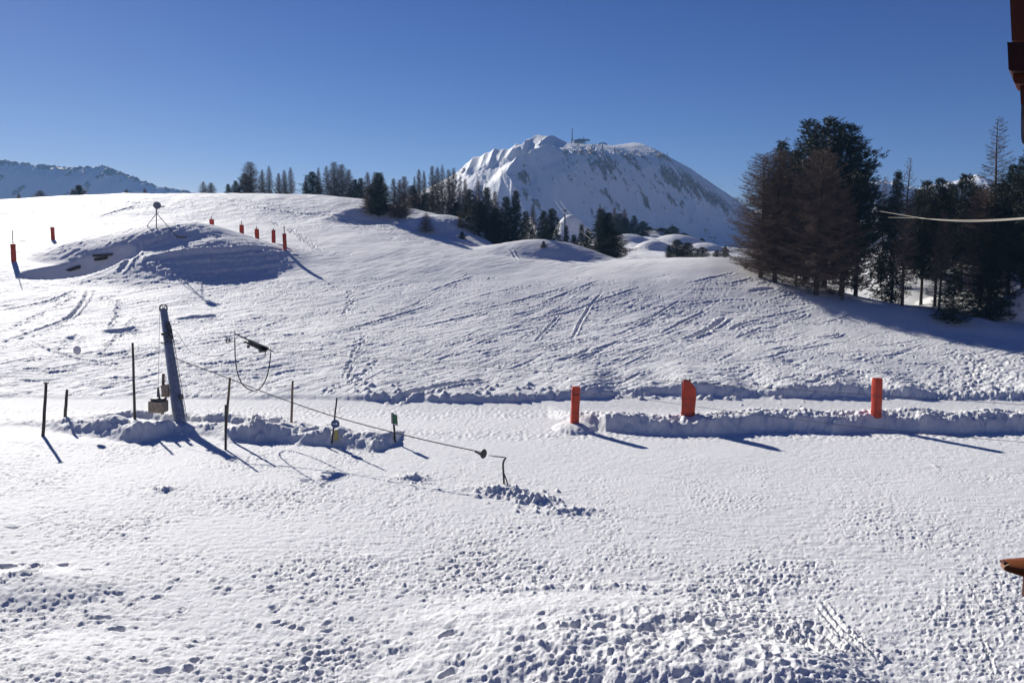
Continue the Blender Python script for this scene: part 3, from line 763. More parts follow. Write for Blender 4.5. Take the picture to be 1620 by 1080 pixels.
class MB:
    """collects tubes, boxes and lathes in world coordinates and links them as one mesh"""
    def __init__(s, origin=(0, 0, 0)):
        s.v = []; s.f = []; s.o = Vector(origin)

    def add(s, vs, fs):
        n = len(s.v); s.v += [Vector(p) - s.o for p in vs]; s.f += [tuple(i + n for i in f) for f in fs]

    def tube(s, pts, r, n=8, caps=True):
        pts = [Vector(p) for p in pts]; rs = r if isinstance(r, (list, tuple)) else [r] * len(pts)
        vs = []; fs = []; prev = None
        for i, p in enumerate(pts):
            d = (pts[min(i + 1, len(pts) - 1)] - pts[max(i - 1, 0)]).normalized()
            if prev is None:
                a = d.cross(Vector((0, 0, 1)))
                if a.length < 0.05: a = d.cross(Vector((1, 0, 0)))
            else:
                a = prev - d * prev.dot(d)
                if a.length < 1e-4: a = d.orthogonal()
            a.normalize(); prev = a; b = d.cross(a)
            for k in range(n):
                t = 2 * math.pi * k / n
                vs.append(p + (a * math.cos(t) + b * math.sin(t)) * rs[i])
        for i in range(len(pts) - 1):
            for k in range(n):
                k2 = (k + 1) % n
                fs.append((i * n + k, i * n + k2, (i + 1) * n + k2, (i + 1) * n + k))
        if caps:
            fs.append(tuple(reversed(range(n)))); fs.append(tuple(range((len(pts) - 1) * n, len(pts) * n)))
        s.add(vs, fs); return s

    def box(s, c, size, rot=None, bev=0.0):
        c = Vector(c); x, y, z = [q / 2 for q in size]
        R = rot if rot is not None else Matrix.Identity(3)
        if bev <= 0:
            vs = [Vector((sx * x, sy * y, sz * z)) for sz in (-1, 1) for sy in (-1, 1) for sx in (-1, 1)]
            fs = [(0, 2, 3, 1), (4, 5, 7, 6), (0, 1, 5, 4), (2, 6, 7, 3), (0, 4, 6, 2), (1, 3, 7, 5)]
        else:
            vs = []; b = bev
            ring = [(-x + b, -y), (x - b, -y), (x, -y + b), (x, y - b), (x - b, y), (-x + b, y), (-x, y - b), (-x, -y + b)]
            for zz, k in ((-z, 1 - b / max(x, y)), (-z + b, 1), (z - b, 1), (z, 1 - b / max(x, y))):
                vs += [Vector((p * k, q * k, zz)) for p, q in ring]
            fs = [tuple(reversed(range(8))), tuple(range(24, 32))]
            for i in range(3):
                for k in range(8): fs.append((i * 8 + k, i * 8 + (k + 1) % 8, (i + 1) * 8 + (k + 1) % 8, (i + 1) * 8 + k))
        s.add([c + R @ p for p in vs], fs); return s

    def prism(s, poly, o, ax, ay, depth):
        """poly in the plane (ax, ay) at o, extruded by the vector depth"""
        n = len(poly); a = [o + ax * p + ay * q for p, q in poly]; b = [p + depth for p in a]
        s.add(a + b, [tuple(range(n)), tuple(reversed(range(n, 2 * n)))] + [(i, (i + n), (i + 1) % n + n, (i + 1) % n) for i in range(n)]); return s

    def lathe(s, o, axis, prof, n=20):
        """prof: (distance along axis, radius)"""
        ax = Vector(axis).normalized(); a = ax.orthogonal().normalized(); b = ax.cross(a); o = Vector(o)
        vs = []; fs = []
        for h, r in prof:
            for k in range(n):
                t = 2 * math.pi * k / n; vs.append(o + ax * h + (a * math.cos(t) + b * math.sin(t)) * r)
        for i in range(len(prof) - 1):
            for k in range(n):
                k2 = (k + 1) % n; fs.append((i * n + k, i * n + k2, (i + 1) * n + k2, (i + 1) * n + k))
        fs.append(tuple(reversed(range(n)))); fs.append(tuple(range((len(prof) - 1) * n, len(prof) * n)))
        s.add(vs, fs); return s

    def build(s, name, m, parent=None, smooth=False, label=None):
        me = bpy.data.meshes.new(name); me.from_pydata([tuple(p) for p in s.v], [], s.f); me.update()
        if smooth:
            me.polygons.foreach_set('use_smooth', [True] * len(me.polygons))
            try: me.set_sharp_from_angle(angle=math.radians(40))
            except Exception: pass
        me.materials.append(m)
        o = bpy.data.objects.new(name, me); scene.collection.objects.link(o)
        if parent is not None: o.parent = parent
        else: o.location = s.o
        if label: o['label'] = label
        return o


M['bark'] = mat('bark', (0.050, 0.036, 0.028), (0.11, 0.085, 0.065), 6, 0.9, bump=0.6, stretch=(1, 1, .25))
M['larch_twig'] = mat('larch_twig', (0.125, 0.084, 0.056), (0.215, 0.15, 0.098), 0.9, 0.85)
M['needle'] = mat('needle', (0.014, 0.024, 0.011), (0.042, 0.056, 0.022), 0.8, 0.6, spec=0.3)
M['needle2'] = mat('needle2', (0.024, 0.034, 0.016), (0.060, 0.070, 0.030), 0.8, 0.6, spec=0.3)
M['wood_post'] = mat('wood_post', (0.085, 0.062, 0.043), (0.20, 0.155, 0.11), 9, 0.85, bump=0.5, stretch=(1, 1, .15))
M['wood_dark'] = mat('wood_dark', (0.030, 0.026, 0.024), (0.07, 0.06, 0.05), 9, 0.85, bump=0.4, stretch=(1, 1, .15))
M['black'] = mat('black_rubber', (0.012, 0.012, 0.013), (0.03, 0.03, 0.032), 20, 0.55)
M['steel_dark'] = mat('dark_steel', (0.05, 0.05, 0.052), (0.11, 0.108, 0.105), 14, 0.5, metal=0.6)
M['galv'] = mat('galvanised_steel', (0.32, 0.34, 0.37), (0.46, 0.48, 0.51), 5, 0.45, metal=0.35, bump=0.15)
M['concrete'] = mat('concrete', (0.20, 0.155, 0.12), (0.33, 0.27, 0.215), 7, 0.9, bump=0.5)
M['orange'] = mat('orange_vinyl', (0.56, 0.043, 0.007), (0.42, 0.030, 0.005), 3.0, 0.42, bump=0.5, coat=0.1)
M['strap'] = mat('strap', (0.10, 0.012, 0.008), (0.16, 0.02, 0.012), 12, 0.6)
M['yellow'] = mat('yellow_foam', (0.52, 0.43, 0.12), (0.40, 0.33, 0.10), 6, 0.7, bump=0.3)
M['blue_sign'] = mat('blue_enamel', (0.012, 0.055, 0.19), (0.018, 0.07, 0.22), 6, 0.35)
M['white_paint'] = mat('white_paint', (0.74, 0.75, 0.76), (0.62, 0.63, 0.65), 12, 0.5)
M['green_sign'] = mat('green_enamel', (0.014, 0.10, 0.035), (0.02, 0.13, 0.045), 10, 0.35)
M['grey_metal'] = mat('grey_metal', (0.20, 0.21, 0.22), (0.30, 0.31, 0.32), 8, 0.5, metal=0.4)
M['pale_plastic'] = mat('pale_plastic', (0.56, 0.55, 0.62), (0.62, 0.61, 0.67), 4, 0.5)
M['rope_pale'] = mat('pale_rope', (0.40, 0.36, 0.30), (0.28, 0.25, 0.21), 40, 0.8)
M['cable'] = mat('steel_cable', (0.055, 0.052, 0.05), (0.10, 0.095, 0.09), 30, 0.5, metal=0.5)
M['stain_wood'] = mat('stained_wood', (0.20, 0.058, 0.026), (0.10, 0.030, 0.014), 5, 0.8, bump=0.6, stretch=(1, 1, .12))
M['rail_wood'] = mat('varnished_wood', (0.32, 0.105, 0.028), (0.20, 0.060, 0.016), 7, 0.38, bump=0.5, stretch=(.12, .5, 1), coat=0.25)
M['rail_dark'] = mat('dark_varnish', (0.085, 0.027, 0.014), (0.045, 0.016, 0.010), 7, 0.8, bump=0.4)
M['cut_wood'] = mat('cut_wood', (0.55, 0.40, 0.24), (0.42, 0.28, 0.16), 20, 0.7)
M['lichen_stone'] = mat('rough_stone', (0.33, 0.30, 0.26), (0.12, 0.10, 0.085), 16, 0.95, bump=1.0, detail=10)
M['roof_dark'] = mat('dark_roof', (0.035, 0.028, 0.024), (0.07, 0.055, 0.045), 3, 0.9, bump=0.4)
M['station'] = mat('station_wall', (0.10, 0.095, 0.085), (0.17, 0.16, 0.14), 0.6, 0.8)
M['far_dark'] = mat('far_structure', (0.035, 0.04, 0.045), (0.06, 0.065, 0.07), 0.6, 0.8)

# ================================================================ TREES
def tri_mesh(name, V, m):
    n = len(V) // 3
    me = bpy.data.meshes.new(name)
    me.vertices.add(n * 3); me.vertices.foreach_set('co', V.astype(np.float32).ravel())
    me.loops.add(n * 3); me.loops.foreach_set('vertex_index', np.arange(n * 3, dtype=np.int32))
    me.polygons.add(n); me.polygons.foreach_set('loop_start', np.arange(n, dtype=np.int32) * 3); me.polygons.foreach_set('loop_total', np.full(n, 3, np.int32))
    me.update(calc_edges=True); me.materials.append(m)
    return me


def sliver(p0, d, ln, w, rs):
    """thin triangles from p0 along unit d"""
    n = len(p0); r = rs.randn(n, 3); s = np.cross(d, r); s /= np.linalg.norm(s, axis=1)[:, None] + 1e-9
    s = s * np.asarray(w).reshape(-1, 1)
    return np.stack([p0 - s, p0 + s, p0 + d * np.asarray(ln).reshape(-1, 1)], 1).reshape(-1, 3)


def unit(a): return a / (np.linalg.norm(a, axis=-1, keepdims=True) + 1e-9)


def limb(path, r0, r1):
    """three-sided tapering limb as triangles"""
    n = len(path); out = []
    d = unit(np.gradient(path, axis=0)); a = unit(np.cross(d, np.array([0.3, 0.2, 1.0]))); b = np.cross(d, a)
    rr = np.linspace(r0, r1, n)[:, None]
    ring = [path + (a * math.cos(k * 2.094) + b * math.sin(k * 2.094)) * rr for k in range(3)]
    for k in range(3):
        p, q = ring[k], ring[(k + 1) % 3]
        for i in range(n - 1):
            out += [p[i], q[i], q[i + 1], p[i], q[i + 1], p[i + 1]]
    return np.array(out)


TH = 14.0


def trunk_mesh(name, seed, r0, lean=0.15, top=0.985):
    rs = np.random.RandomState(seed); b = MB()
    n = 14; ph = rs.rand() * 6
    pts = [Vector((lean * math.sin(ph + i * 0.35) * (i / n), lean * math.cos(ph * 1.3 + i * 0.3) * (i / n), -0.6 + (TH * top + 0.6) * i / n)) for i in range(n + 1)]
    b.tube(pts, [r0 * (1.25 if i == 0 else 1) * (1 - i / n) ** 0.85 + 0.012 for i in range(n + 1)], 8)
    me = bpy.data.meshes.new(name); me.from_pydata([tuple(p) for p in b.v], [], b.f); me.update(); me.materials.append(M['bark'])
    me.polygons.foreach_set('use_smooth', [True] * len(me.polygons))
    return me


def larch_crown(seed, R, dens=1.0, bare=0.10, power=0.85, wk=1.0, tk=5):
    rs = np.random.RandomState(seed); T = []
    nb = int(150 * dens)
    for i in range(nb):
        f = bare + (0.985 - bare) * ((i + rs.rand()) / nb) ** 0.92
        h = TH * f; q = (f - bare) / (1 - bare)
        L = R * ((1 - q) ** power) * rs.uniform(0.7, 1.12) * (0.75 + 0.25 * min(1, q * 6)) + 0.15
        az = i * 2.39996 + rs.randn() * 0.4
        k = max(4, int(L / 0.3)); s = np.linspace(0, 1, k + 1)
        droop = rs.uniform(0.05, 0.30) * (1 - q) - 0.30 * q
        path = np.stack([np.cos(az + 0.15 * rs.randn() * s) * L * s, np.sin(az + 0.15 * rs.randn() * s) * L * s, h - droop * L * s + 0.26 * L * s ** 2.2], 1)
        path[:, :2] += np.cumsum(rs.randn(k + 1, 2) * 0.012 * L, 0)
        T.append(limb(path, 0.035 * (1 - q) + 0.014, 0.007))
        # side twigs in two ranks, each with finer twiglets
        m = int((L / 0.085)); t = rs.rand(m) ** 0.8; idx = t * k; i0 = np.minimum(idx.astype(int), k - 1); fr = (idx - i0)[:, None]
        p0 = path[i0] * (1 - fr) + path[i0 + 1] * fr; ax = unit(path[i0 + 1] - path[i0])
        side = unit(np.cross(ax, np.array([0, 0, 1.0]))) * rs.choice([-1, 1], m)[:, None]
        d = unit(ax * rs.uniform(0.5, 1.0, (m, 1)) + side * rs.uniform(0.4, 1.1, (m, 1)) + np.array([0, 0, 1.0]) * rs.uniform(-0.55, 0.25, (m, 1)) + rs.randn(m, 3) * 0.12)
        ln = (0.20 + 0.30 * L) * (1 - 0.6 * t) * rs.uniform(0.5, 1.2, m)
        T.append(sliver(p0, d, ln, 0.011 * wk, rs))
        for c in range(tk):
            g = rs.rand(m, 1); pp = p0 + d * ln[:, None] * g
            dd = unit(d * 0.7 + rs.randn(m, 3) * 0.55 + np.array([0, 0, -0.12]))
            T.append(sliver(pp, dd, ln * rs.uniform(0.25, 0.55, m) + 0.05, 0.009 * wk, rs))
    return np.concatenate(T)


def pine_crown(seed, R, dens=1.0, bare=0.05, shape='round', up=0.35, tuft=0.30):
    rs = np.random.RandomState(seed); T = []
    nb = int(230 * dens)
    lob = rs.rand(9) * 6.28
    for i in range(nb):
        f = bare + (0.99 - bare) * ((i + rs.rand()) / nb) ** 0.95
        q = (f - bare) / (1 - bare); h = TH * f
        az = i * 2.39996 + rs.randn() * 0.5
        if shape == 'round': prof = min(1.0, (q * 4 + 0.55)) * max(0.0, 1 - q ** 1.45) ** 0.72 * (1 + 0.16 * math.sin(q * 23 + lob[3]))
        else: prof = (1 - q) ** 0.9 * min(1.0, q * 6 + 0.6)
        lump = 1 + 0.26 * math.sin(az * 2 + lob[0] + h * 0.9) + 0.20 * math.sin(az * 3 + lob[1] - h * 1.7) + 0.10 * math.sin(h * 4.1 + lob[2])
        L = R * prof * lump * rs.uniform(0.68, 1.1) + 0.18
        k = max(4, int(L / 0.3)); s = np.linspace(0, 1, k + 1)
        upk = up if shape == 'round' else (-0.30 * (1 - q) + 0.2 * q)
        path = np.stack([np.cos(az) * L * s, np.sin(az) * L * s, h + upk * L * s * (0.3 + s) * 0.9 + (0.12 * L * s ** 3 if shape != 'round' else 0)], 1)
        path[1:] += rs.randn(k, 3) * 0.05 * L ** 0.5
        T.append(limb(path, 0.045 * (1 - q) + 0.015, 0.01))
        nt = int((3 + L * 7.5) * (1.0 if shape == 'round' else 1.25))
        t = 1 - rs.rand(nt) ** 1.7 * 0.85; idx = t * k; i0 = np.minimum(idx.astype(int), k - 1); fr = (idx - i0)[:, None]
        c = path[i0] * (1 - fr) + path[i0 + 1] * fr
        spread = (0.16 + 0.14 * L * (1.15 - t))[:, None]
        off = rs.randn(nt, 3) * spread; off[:, 2] *= 0.55
        c = c + off; ax = unit(np.stack([np.cos(az) * np.ones(nt), np.sin(az) * np.ones(nt), np.full(nt, 0.75 if shape == 'round' else -0.1)], 1) + off * 1.2)
        nn = 13
        C = np.repeat(c, nn, 0); A = np.repeat(ax, nn, 0)
        D = unit(A * 0.75 + rs.randn(len(C), 3) * 0.62)
        C = C + A * rs.uniform(-0.10, 0.16, (len(C), 1))
        T.append(sliver(C, D, tuft * rs.uniform(0.5, 1.0, len(C)), 0.021, rs))
    return np.concatenate(T)


TREES = {}
def add_tree(kind, tm_, cm): TREES.setdefault(kind, []).append((tm_, cm))


for s, (R, dn, br, pw) in enumerate([(2.6, 1.6, 0.05, 0.6), (2.3, 1.4, 0.06, 0.7), (2.5, 1.7, 0.04, 0.55)]):      # coarser twigs for the far skyline
    add_tree('F', trunk_mesh('larch_trunk', 90 + s, 0.15), (tri_mesh('larch_crown', larch_crown(93 + s, R, dn, br, pw, 3.2, 3), M['larch_twig']), R))
for s, (R, dn, br, pw) in enumerate([(2.6, 1.35, 0.10, 0.7), (2.3, 1.1, 0.12, 0.8), (2.5, 1.5, 0.08, 0.6), (2.0, 0.9, 0.16, 0.9)]):
    add_tree('L', trunk_mesh('larch_trunk', 20 + s, 0.17), (tri_mesh('larch_crown', larch_crown(30 + s, R, dn, br, pw), M['larch_twig']), R))
add_tree('B', trunk_mesh('larch_trunk', 28, 0.24), (tri_mesh('larch_crown', larch_crown(38, 3.2, 2.4, 0.065, 0.48, 1.15), M['larch_twig']), 3.2))
for s, (R, dn, sh) in enumerate([(2.9, 1.3, 'round'), (2.6, 1.15, 'round'), (3.0, 1.35, 'round'), (2.9, 1.1, 'round')]):
    add_tree('P', trunk_mesh('pine_trunk', 50 + s, 0.22, 0.08, 0.95), (tri_mesh('pine_crown', pine_crown(60 + s, R, dn, 0.04 if s < 3 else 0.2, sh), M['needle'] if s != 1 else M['needle2']), R))
for s, (R, dn) in enumerate([(2.6, 1.35), (2.3, 1.15)]):
    add_tree('S', trunk_mesh('fir_trunk', 70 + s, 0.18, 0.05), (tri_mesh('fir_crown', pine_crown(80 + s, R, dn, 0.02, 'cone', tuft=0.26), M['needle']), R))

KINDN = {'L': ('larch_tree', 'larch'), 'F': ('larch_tree', 'larch'), 'B': ('larch_tree', 'larch'), 'P': ('pine_tree', 'pine'), 'S': ('fir_tree', 'fir')}
trs = np.random.RandomState(5)
tcount = {}


def tree(kind, u, vb, vt, w, Y, label, group=None, lean=0.0, var=None):
    if Y is None:
        b = hit(u, vb); Y = b.y
    rx_, _ = ray(u, (vb + vt) / 2); x = float(rx_) * Y
    zt = P(u, vt, Y).z; zb = ground(x, Y) - 0.05
    h = max(zt - zb, 0.8)
    k = tcount.get(kind, 0); tcount[kind] = k + 1
    gk = 'F' if (kind == 'L' and Y > 104) else kind
    tm_, (cm, R) = TREES[gk][(k if var is None else var) % (3 if gk == 'P' and var is None else len(TREES[gk]))]
    name, cat = KINDN[kind]
    o = thing(name, (x, Y, zb), label, cat, group, trs.rand() * 6.28)
    if lean: o.rotation_euler = (0, lean, 0)
    sx = (w / FPX * Y) / (2 * R) * {'B': 1.32, 'P': 1.42, 'S': 1.32, 'L': 1.35}[kind]; sz = h / TH
    o.scale = (sx, sx, sz)
    for nm, me in (('trunk', tm_), ('crown', cm)):
        c = bpy.data.objects.new(nm, me); scene.collection.objects.link(c); c.parent = o
        if nm == 'trunk':
            q = max(0.5, min(1.0, sz / sx)) if sx > sz else 1.0
            c.scale = (q, q, 1)
    return o


G1 = 'trees along the hilltop skyline'; G2 = 'trees on the bank below the mountain'; G3 = 'trees beside the piste on the right'; G4 = 'small trees in the snowy valley'
T_LIST = [
    # hilltop, left to right
    ('L', 30, 318, 306, 8, 172, 'tiny bare bush at the far left end of the hilltop skyline', G1),
    ('L', 64, 318, 301, 24, 172, 'round brown bush on the hill skyline under the rocky ridge', G1),
    ('P', 125, 312, 293, 20, 180, 'low dark shrub on the hill skyline below the ridge rocks', G1),
    ('L', 200, 309, 299, 9, 175, 'tiny bare tree on the skyline above the tripod mast', G1),
    ('L', 229, 308, 298, 9, 175, 'tiny bare tree on the skyline right of the tripod mast', G1),
    ('L', 322, 307, 287, 17, 168, 'leftmost of two small bare larches standing alone on the skyline', G1),
    ('L', 334, 307, 289, 17, 168, 'second of two small bare larches standing alone on the skyline', G1),
    ('S', 361, 308, 291, 12, 166, 'smallest dark fir at the left edge of the first skyline clump', G1),
    ('S', 373, 308, 286, 16, 166, 'small dark fir touching the tallest tree of the first skyline clump', G1),
    ('P', 388, 308, 275, 20, 167, 'dark pine filling the foot of the first skyline clump', G1),
    ('B', 396, 308, 256, 32, 166, 'tallest dense tree of the first skyline clump', G1),
    ('L', 415, 308, 268, 14, 168, 'thin bare larch right of the tallest tree of the first clump', G1),
    ('L', 426, 308, 262, 17, 166, 'slender larch in the middle of the first skyline clump', G1),
    ('L', 441, 308, 274, 14, 167, 'short larch between two taller ones in the first skyline clump', G1),
    ('L', 450, 308, 269, 14, 166, 'second larch from the right end of the first skyline clump', G1),
    ('L', 460, 308, 264, 17, 165, 'straight larch at the right end of the first skyline clump', G1),
    ('L', 484, 309, 280, 12, 162, 'bare larch at the left edge of the second skyline clump', G1),
    ('P', 494, 309, 272, 22, 160, 'dark pine at the left of the second skyline clump', G1),
    ('L', 504, 309, 265, 12, 162, 'thin bare spire behind the left pine of the second clump', G1),
    ('L', 517, 309, 262, 20, 160, 'bare larch left of the tallest pair in the second clump', G1),
    ('B', 529, 310, 256, 24, 158, 'left one of the tallest pair in the second skyline clump', G1),
    ('B', 541, 310, 260, 24, 158, 'right one of the tallest pair in the second skyline clump', G1),
    ('L', 552, 312, 268, 20, 157, 'brown larch at the right edge of the second skyline clump', G1),
    ('P', 562, 315, 284, 16, 150, 'left one of two low dark pines where the hilltop bends down', G1),
    ('P', 571, 317, 282, 16, 148, 'right one of two low dark pines where the hilltop bends down', G1),
    # stepping down the bank
    ('L', 582, 330, 272, 18, None, 'bare larch topping the left edge of the dark clump on the bank', G2),
    ('L', 586, 341, 292, 26, None, 'low brown larch at the left foot of the dark clump on the bank', G2),
    ('P', 599, 346, 274, 24, None, 'dark dense pine in the heart of the clump on the bank', G2),
    ('L', 594, 340, 272, 18, 133, 'bare spire above the dark pine of the bank clump', G2),
    ('L', 604, 340, 272, 18, 132, 'twin bare spire right of the dark pine of the bank clump', G2),
    ('L', 610, 338, 290, 20, None, 'brown larch at the right edge of the clump on the bank', G2),
    ('L', 623, 346, 282, 18, None, 'thin larch with a visible trunk right of the bank clump', G2),
    ('L', 632, 347, 284, 20, None, 'middle larch of the open row right of the bank clump', G2),
    ('B', 640, 345, 279, 22, None, 'bushy larch closing the open row on the bank', G2),
    ('P', 652, 328, 294, 20, 142, 'dark pine half hidden behind the bank crest', G2),
    ('L', 656, 327, 278, 12, 142, 'thin bare larch over the half hidden pine', G2),
    ('L', 663, 330, 268, 14, 141, 'left one of two tall bare larches on the bank crest', G2),
    ('L', 671, 330, 270, 12, 141, 'right one of two tall bare larches on the bank crest', G2),
    ('P', 676, 332, 305, 20, 140, 'low dark pine between bare larches on the bank crest', G2),
    ('L', 674, 368, 336, 24, None, 'small lone larch standing on the sunlit snow of the bank', G2),
    ('L', 684, 337, 262, 16, 138, 'leftmost tall larch of the group in front of the mountain foot', G2),
    ('L', 692, 338, 264, 18, 137, 'second tall larch of the group in front of the mountain foot', G2),
    ('L', 700, 340, 260, 18, 137, 'tallest larch of the group in front of the mountain foot', G2),
    ('L', 710, 341, 268, 18, 136, 'reddish larch right of the tallest one before the mountain', G2),
    ('L', 718, 342, 265, 18, 136, 'fifth larch of the group in front of the mountain foot', G2),
    ('P', 723, 345, 320, 16, 135, 'low dark pine under the larches before the mountain', G2),
    ('L', 728, 344, 276, 14, 135, 'sparse larch at the right end of the group before the mountain', G2),
    ('L', 736, 346, 282, 14, 134, 'lone sparse larch against the sunlit mountain flank', G2),
    ('L', 728, 362, 338, 10, None, 'tiny bare tree on the bank left of the dark pine wood', G2),
    ('S', 731, 378, 366, 10, None, 'knee high fir in the snow at the foot of the bank', G2),
    ('P', 743, 384, 300, 22, 122, 'leftmost pine of the tall dark wood above the piste', G2),
    ('L', 757, 386, 284, 26, 121, 'brown larch rising above the left part of the dark wood', G2),
    ('P', 757, 390, 318, 32, 118, 'broad dark pine at the left foot of the wood', G2),
    ('S', 770, 391, 296, 30, 117, 'pointed dark fir in the middle of the wood', G2),
    ('L', 783, 388, 302, 24, 120, 'brown larch between the two pointed trees of the wood', G2),
    ('P', 785, 390, 330, 28, 118, 'dark pine filling the gap in the middle of the wood', G2),
    ('P', 801, 389, 312, 24, 122, 'dark pine left of the highest spire of the wood', G2),
    ('S', 816, 388, 301, 30, 121, 'spired dark fir, highest of the right half of the wood', G2),
    ('P', 832, 386, 335, 22, 124, 'low dark pine at the right foot of the spired fir', G2),
    ('L', 843, 384, 322, 18, 140, 'brown larch behind the gap right of the spired fir', G2),
    ('P', 860, 381, 334, 22, 130, 'left shoulder of the pair of pines on the snow mound skyline', G2),
    ('P', 873, 380, 331, 26, 128, 'rounded tall pine directly behind the snow mound', G2),
    ('S', 896, 382, 357, 14, 124, 'small fir beside the sunlit hillock', G2),
    ('S', 860, 392, 381, 8, None, 'seedling fir growing on the face of the snow mound', G2),
    ('P', 908, 392, 372, 18, 122, 'low dark pine in front of the sunlit hillock', G2),
    ('S', 920, 396, 355, 20, 120, 'pointed fir left of the big middle fir', G2),
    ('S', 930, 397, 362, 24, 119, 'smaller fir leaning against the left of the big middle fir', G2),
    ('L', 949, 380, 322, 14, 128, 'bare larch top showing above the big middle fir', G2),
    ('S', 951, 406, 330, 38, 108, 'big dark fir standing alone behind the piste crest', G2),
    ('S', 962, 406, 336, 38, 107, 'right half of the double topped big dark fir', G2),
    ('P', 973, 408, 366, 32, 105, 'wide low pine at the right foot of the big dark fir', G2),
    # valley
    ('L', 972, 374, 328, 14, 208, 'bare larch behind and right of the big dark fir', G4),
    ('P', 980, 373, 338, 20, 206, 'dark pine at the left of the valley row', G4),
    ('L', 988, 372, 330, 14, 208, 'bare larch in the middle of the valley row', G4),
    ('P', 990, 373, 345, 18, 205, 'low pine below the bare larch of the valley row', G4),
    ('S', 1003, 375, 341, 18, 203, 'pointed fir in the valley row', G4),
    ('P', 1017, 379, 350, 18, 200, 'rounded dark pine at the right of the valley row', G4),
    ('S', 1028, 376, 366, 10, 205, 'tiny fir at the right end of the valley row', G4),
    ('P', 1046, 378, 366, 16, 203, 'low bushy pine on the valley crest beyond the row', G4),
    ('P', 1064, 383, 358, 20, 200, 'leaning bushy pine on the valley crest', G4),
    ('P', 1082, 385, 369, 18, 200, 'round bush like pine on the valley crest', G4),
    ('P', 1093, 386, 377, 9, 203, 'first tiny pine of the low line on the valley edge', G4),
    ('S', 1101, 386, 377, 7, 203, 'second tiny tree of the low line on the valley edge', G4),
    ('P', 1110, 387, 377, 9, 203, 'last tiny tree of the low line on the valley edge', G4),
    ('S', 1058, 405, 387, 10, 128, 'narrow little fir at the left of the clump on the piste edge', G4),
    ('P', 1071, 405, 379, 24, 127, 'tallest dark pine of the clump on the piste edge', G4),
    ('P', 1088, 405, 384, 24, 127, 'middle dark pine of the clump on the piste edge', G4),
    ('P', 1111, 405, 391, 20, 126, 'rounded low pine right of the clump on the piste edge', G4),
    ('P', 1134, 405, 396, 11, 126, 'small dark bush between the clump and the tall larch', G4),
    ('P', 1147, 404, 390, 11, 126, 'small dark bush at the left foot of the tall larch', G4),
    # right-hand wood
    ('B', 1206, 444, 243, 92, 84.0, 'leftmost broad brown larch of the large group at right', G3),
    ('B', 1229, 447, 237, 88, 83.0, 'second brown larch with a thick trunk at the left of the large group', G3),
    ('S', 1235, 446, 222, 56, 88.0, 'dark tree rising behind the two left larches', G3),
    ('P', 1278, 450, 191, 70, 90.0, 'pine with the pointed left top of the big dark group', G3),
    ('P', 1309, 458, 188, 84, 86.0, 'tallest central pine of the big dark group', G3),
    ('P', 1337, 462, 198, 88, 84.0, 'broad pine on the right shoulder of the big dark group', G3),
    ('P', 1358, 470, 258, 76, 82.0, 'lower dark pine closing the big group on the right', G3),
    ('B', 1296, 464, 236, 100, 79.0, 'brown larch standing in front of the tall pines', G3),
    ('L', 1262, 452, 300, 60, 82.0, 'lower brown larch filling the left front of the group', G3),
    ('L', 1336, 466, 300, 70, 77.5, 'brown larch on the right front of the tall pines', G3),
    ('L', 1397, 455, 278, 26, 96.0, 'thin sparse larch just right of the big group', G3),
    ('S', 1416, 470, 270, 40, 84.0, 'narrow dark fir left of the bare spire', G3),
    ('L', 1433, 483, 246, 44, 76.0, 'tall bare larch spire in the gap of the right wood', G3),
    ('P', 1462, 476, 287, 46, 84.0, 'left one of two rounded pines behind the rope', G3),
    ('P', 1484, 478, 284, 44, 82.0, 'right one of two rounded pines behind the rope', G3),
    ('L', 1490, 486, 330, 44, 76.5, 'leafless larch before the two rounded pines', G3),
    ('S', 1509, 497, 424, 46, 70.5, 'young fir low at the snow edge in the right wood', G3),
    ('P', 1524, 474, 277, 60, 86.0, 'rounded pine left of the tallest bare larch', G3),
    ('B', 1556, 480, 300, 84, 80.0, 'brown larch under the tallest bare spire at right', G3),
    ('L', 1573, 484, 182, 74, 80.0, 'tallest bare larch spire near the right edge', G3),
    ('P', 1600, 484, 262, 58, 78.0, 'dark pine right of the tallest bare larch', G3),
    ('S', 1570, 486, 380, 56, 74.0, 'drooping dark fir low beneath the tallest bare larch', G3),
    ('P', 1624, 486, 241, 60, 76.0, 'dark pine cut by the right edge of the view', G3),
]
for t_ in T_LIST: tree(*t_, var=3 if (t_[0] == 'P' and t_[1] in (1462, 1484, 1524, 1600, 1337)) else None)
# deeper pines filling the gaps of the right-hand wood
for r_ in [('P', 1448, 470, 300, 46, 98.0, 'dark pine deep behind the bare spire in the right wood', G3), ('P', 1500, 470, 292, 44, 99.0, 'dark pine deep behind the two rounded pines', G3),
           ('P', 1543, 470, 296, 60, 97.0, 'dark pine deep behind the rounded pine left of the tallest spire', G3), ('P', 1585, 470, 290, 60, 95.0, 'dark pine deep behind the tallest bare spire', G3),
           ('P', 1255, 450, 240, 60, 93.0, 'dark pine hidden between the left larches and the tall pines', G3)]: tree(*r_)
for (u, vt, w, Y, kd) in [(1668, 235, 70, 75, 'P'), (1710, 260, 60, 72, 'L'), (1750, 220, 80, 80, 'P')]:  # unseen trees added past the right edge, to cast shadow across the slope
    tree(kd, u, 500, vt, w, Y, 'unseen pine added outside the right edge to shade the slope' if kd == 'P' else 'unseen larch added outside the right edge to shade the slope', G3)

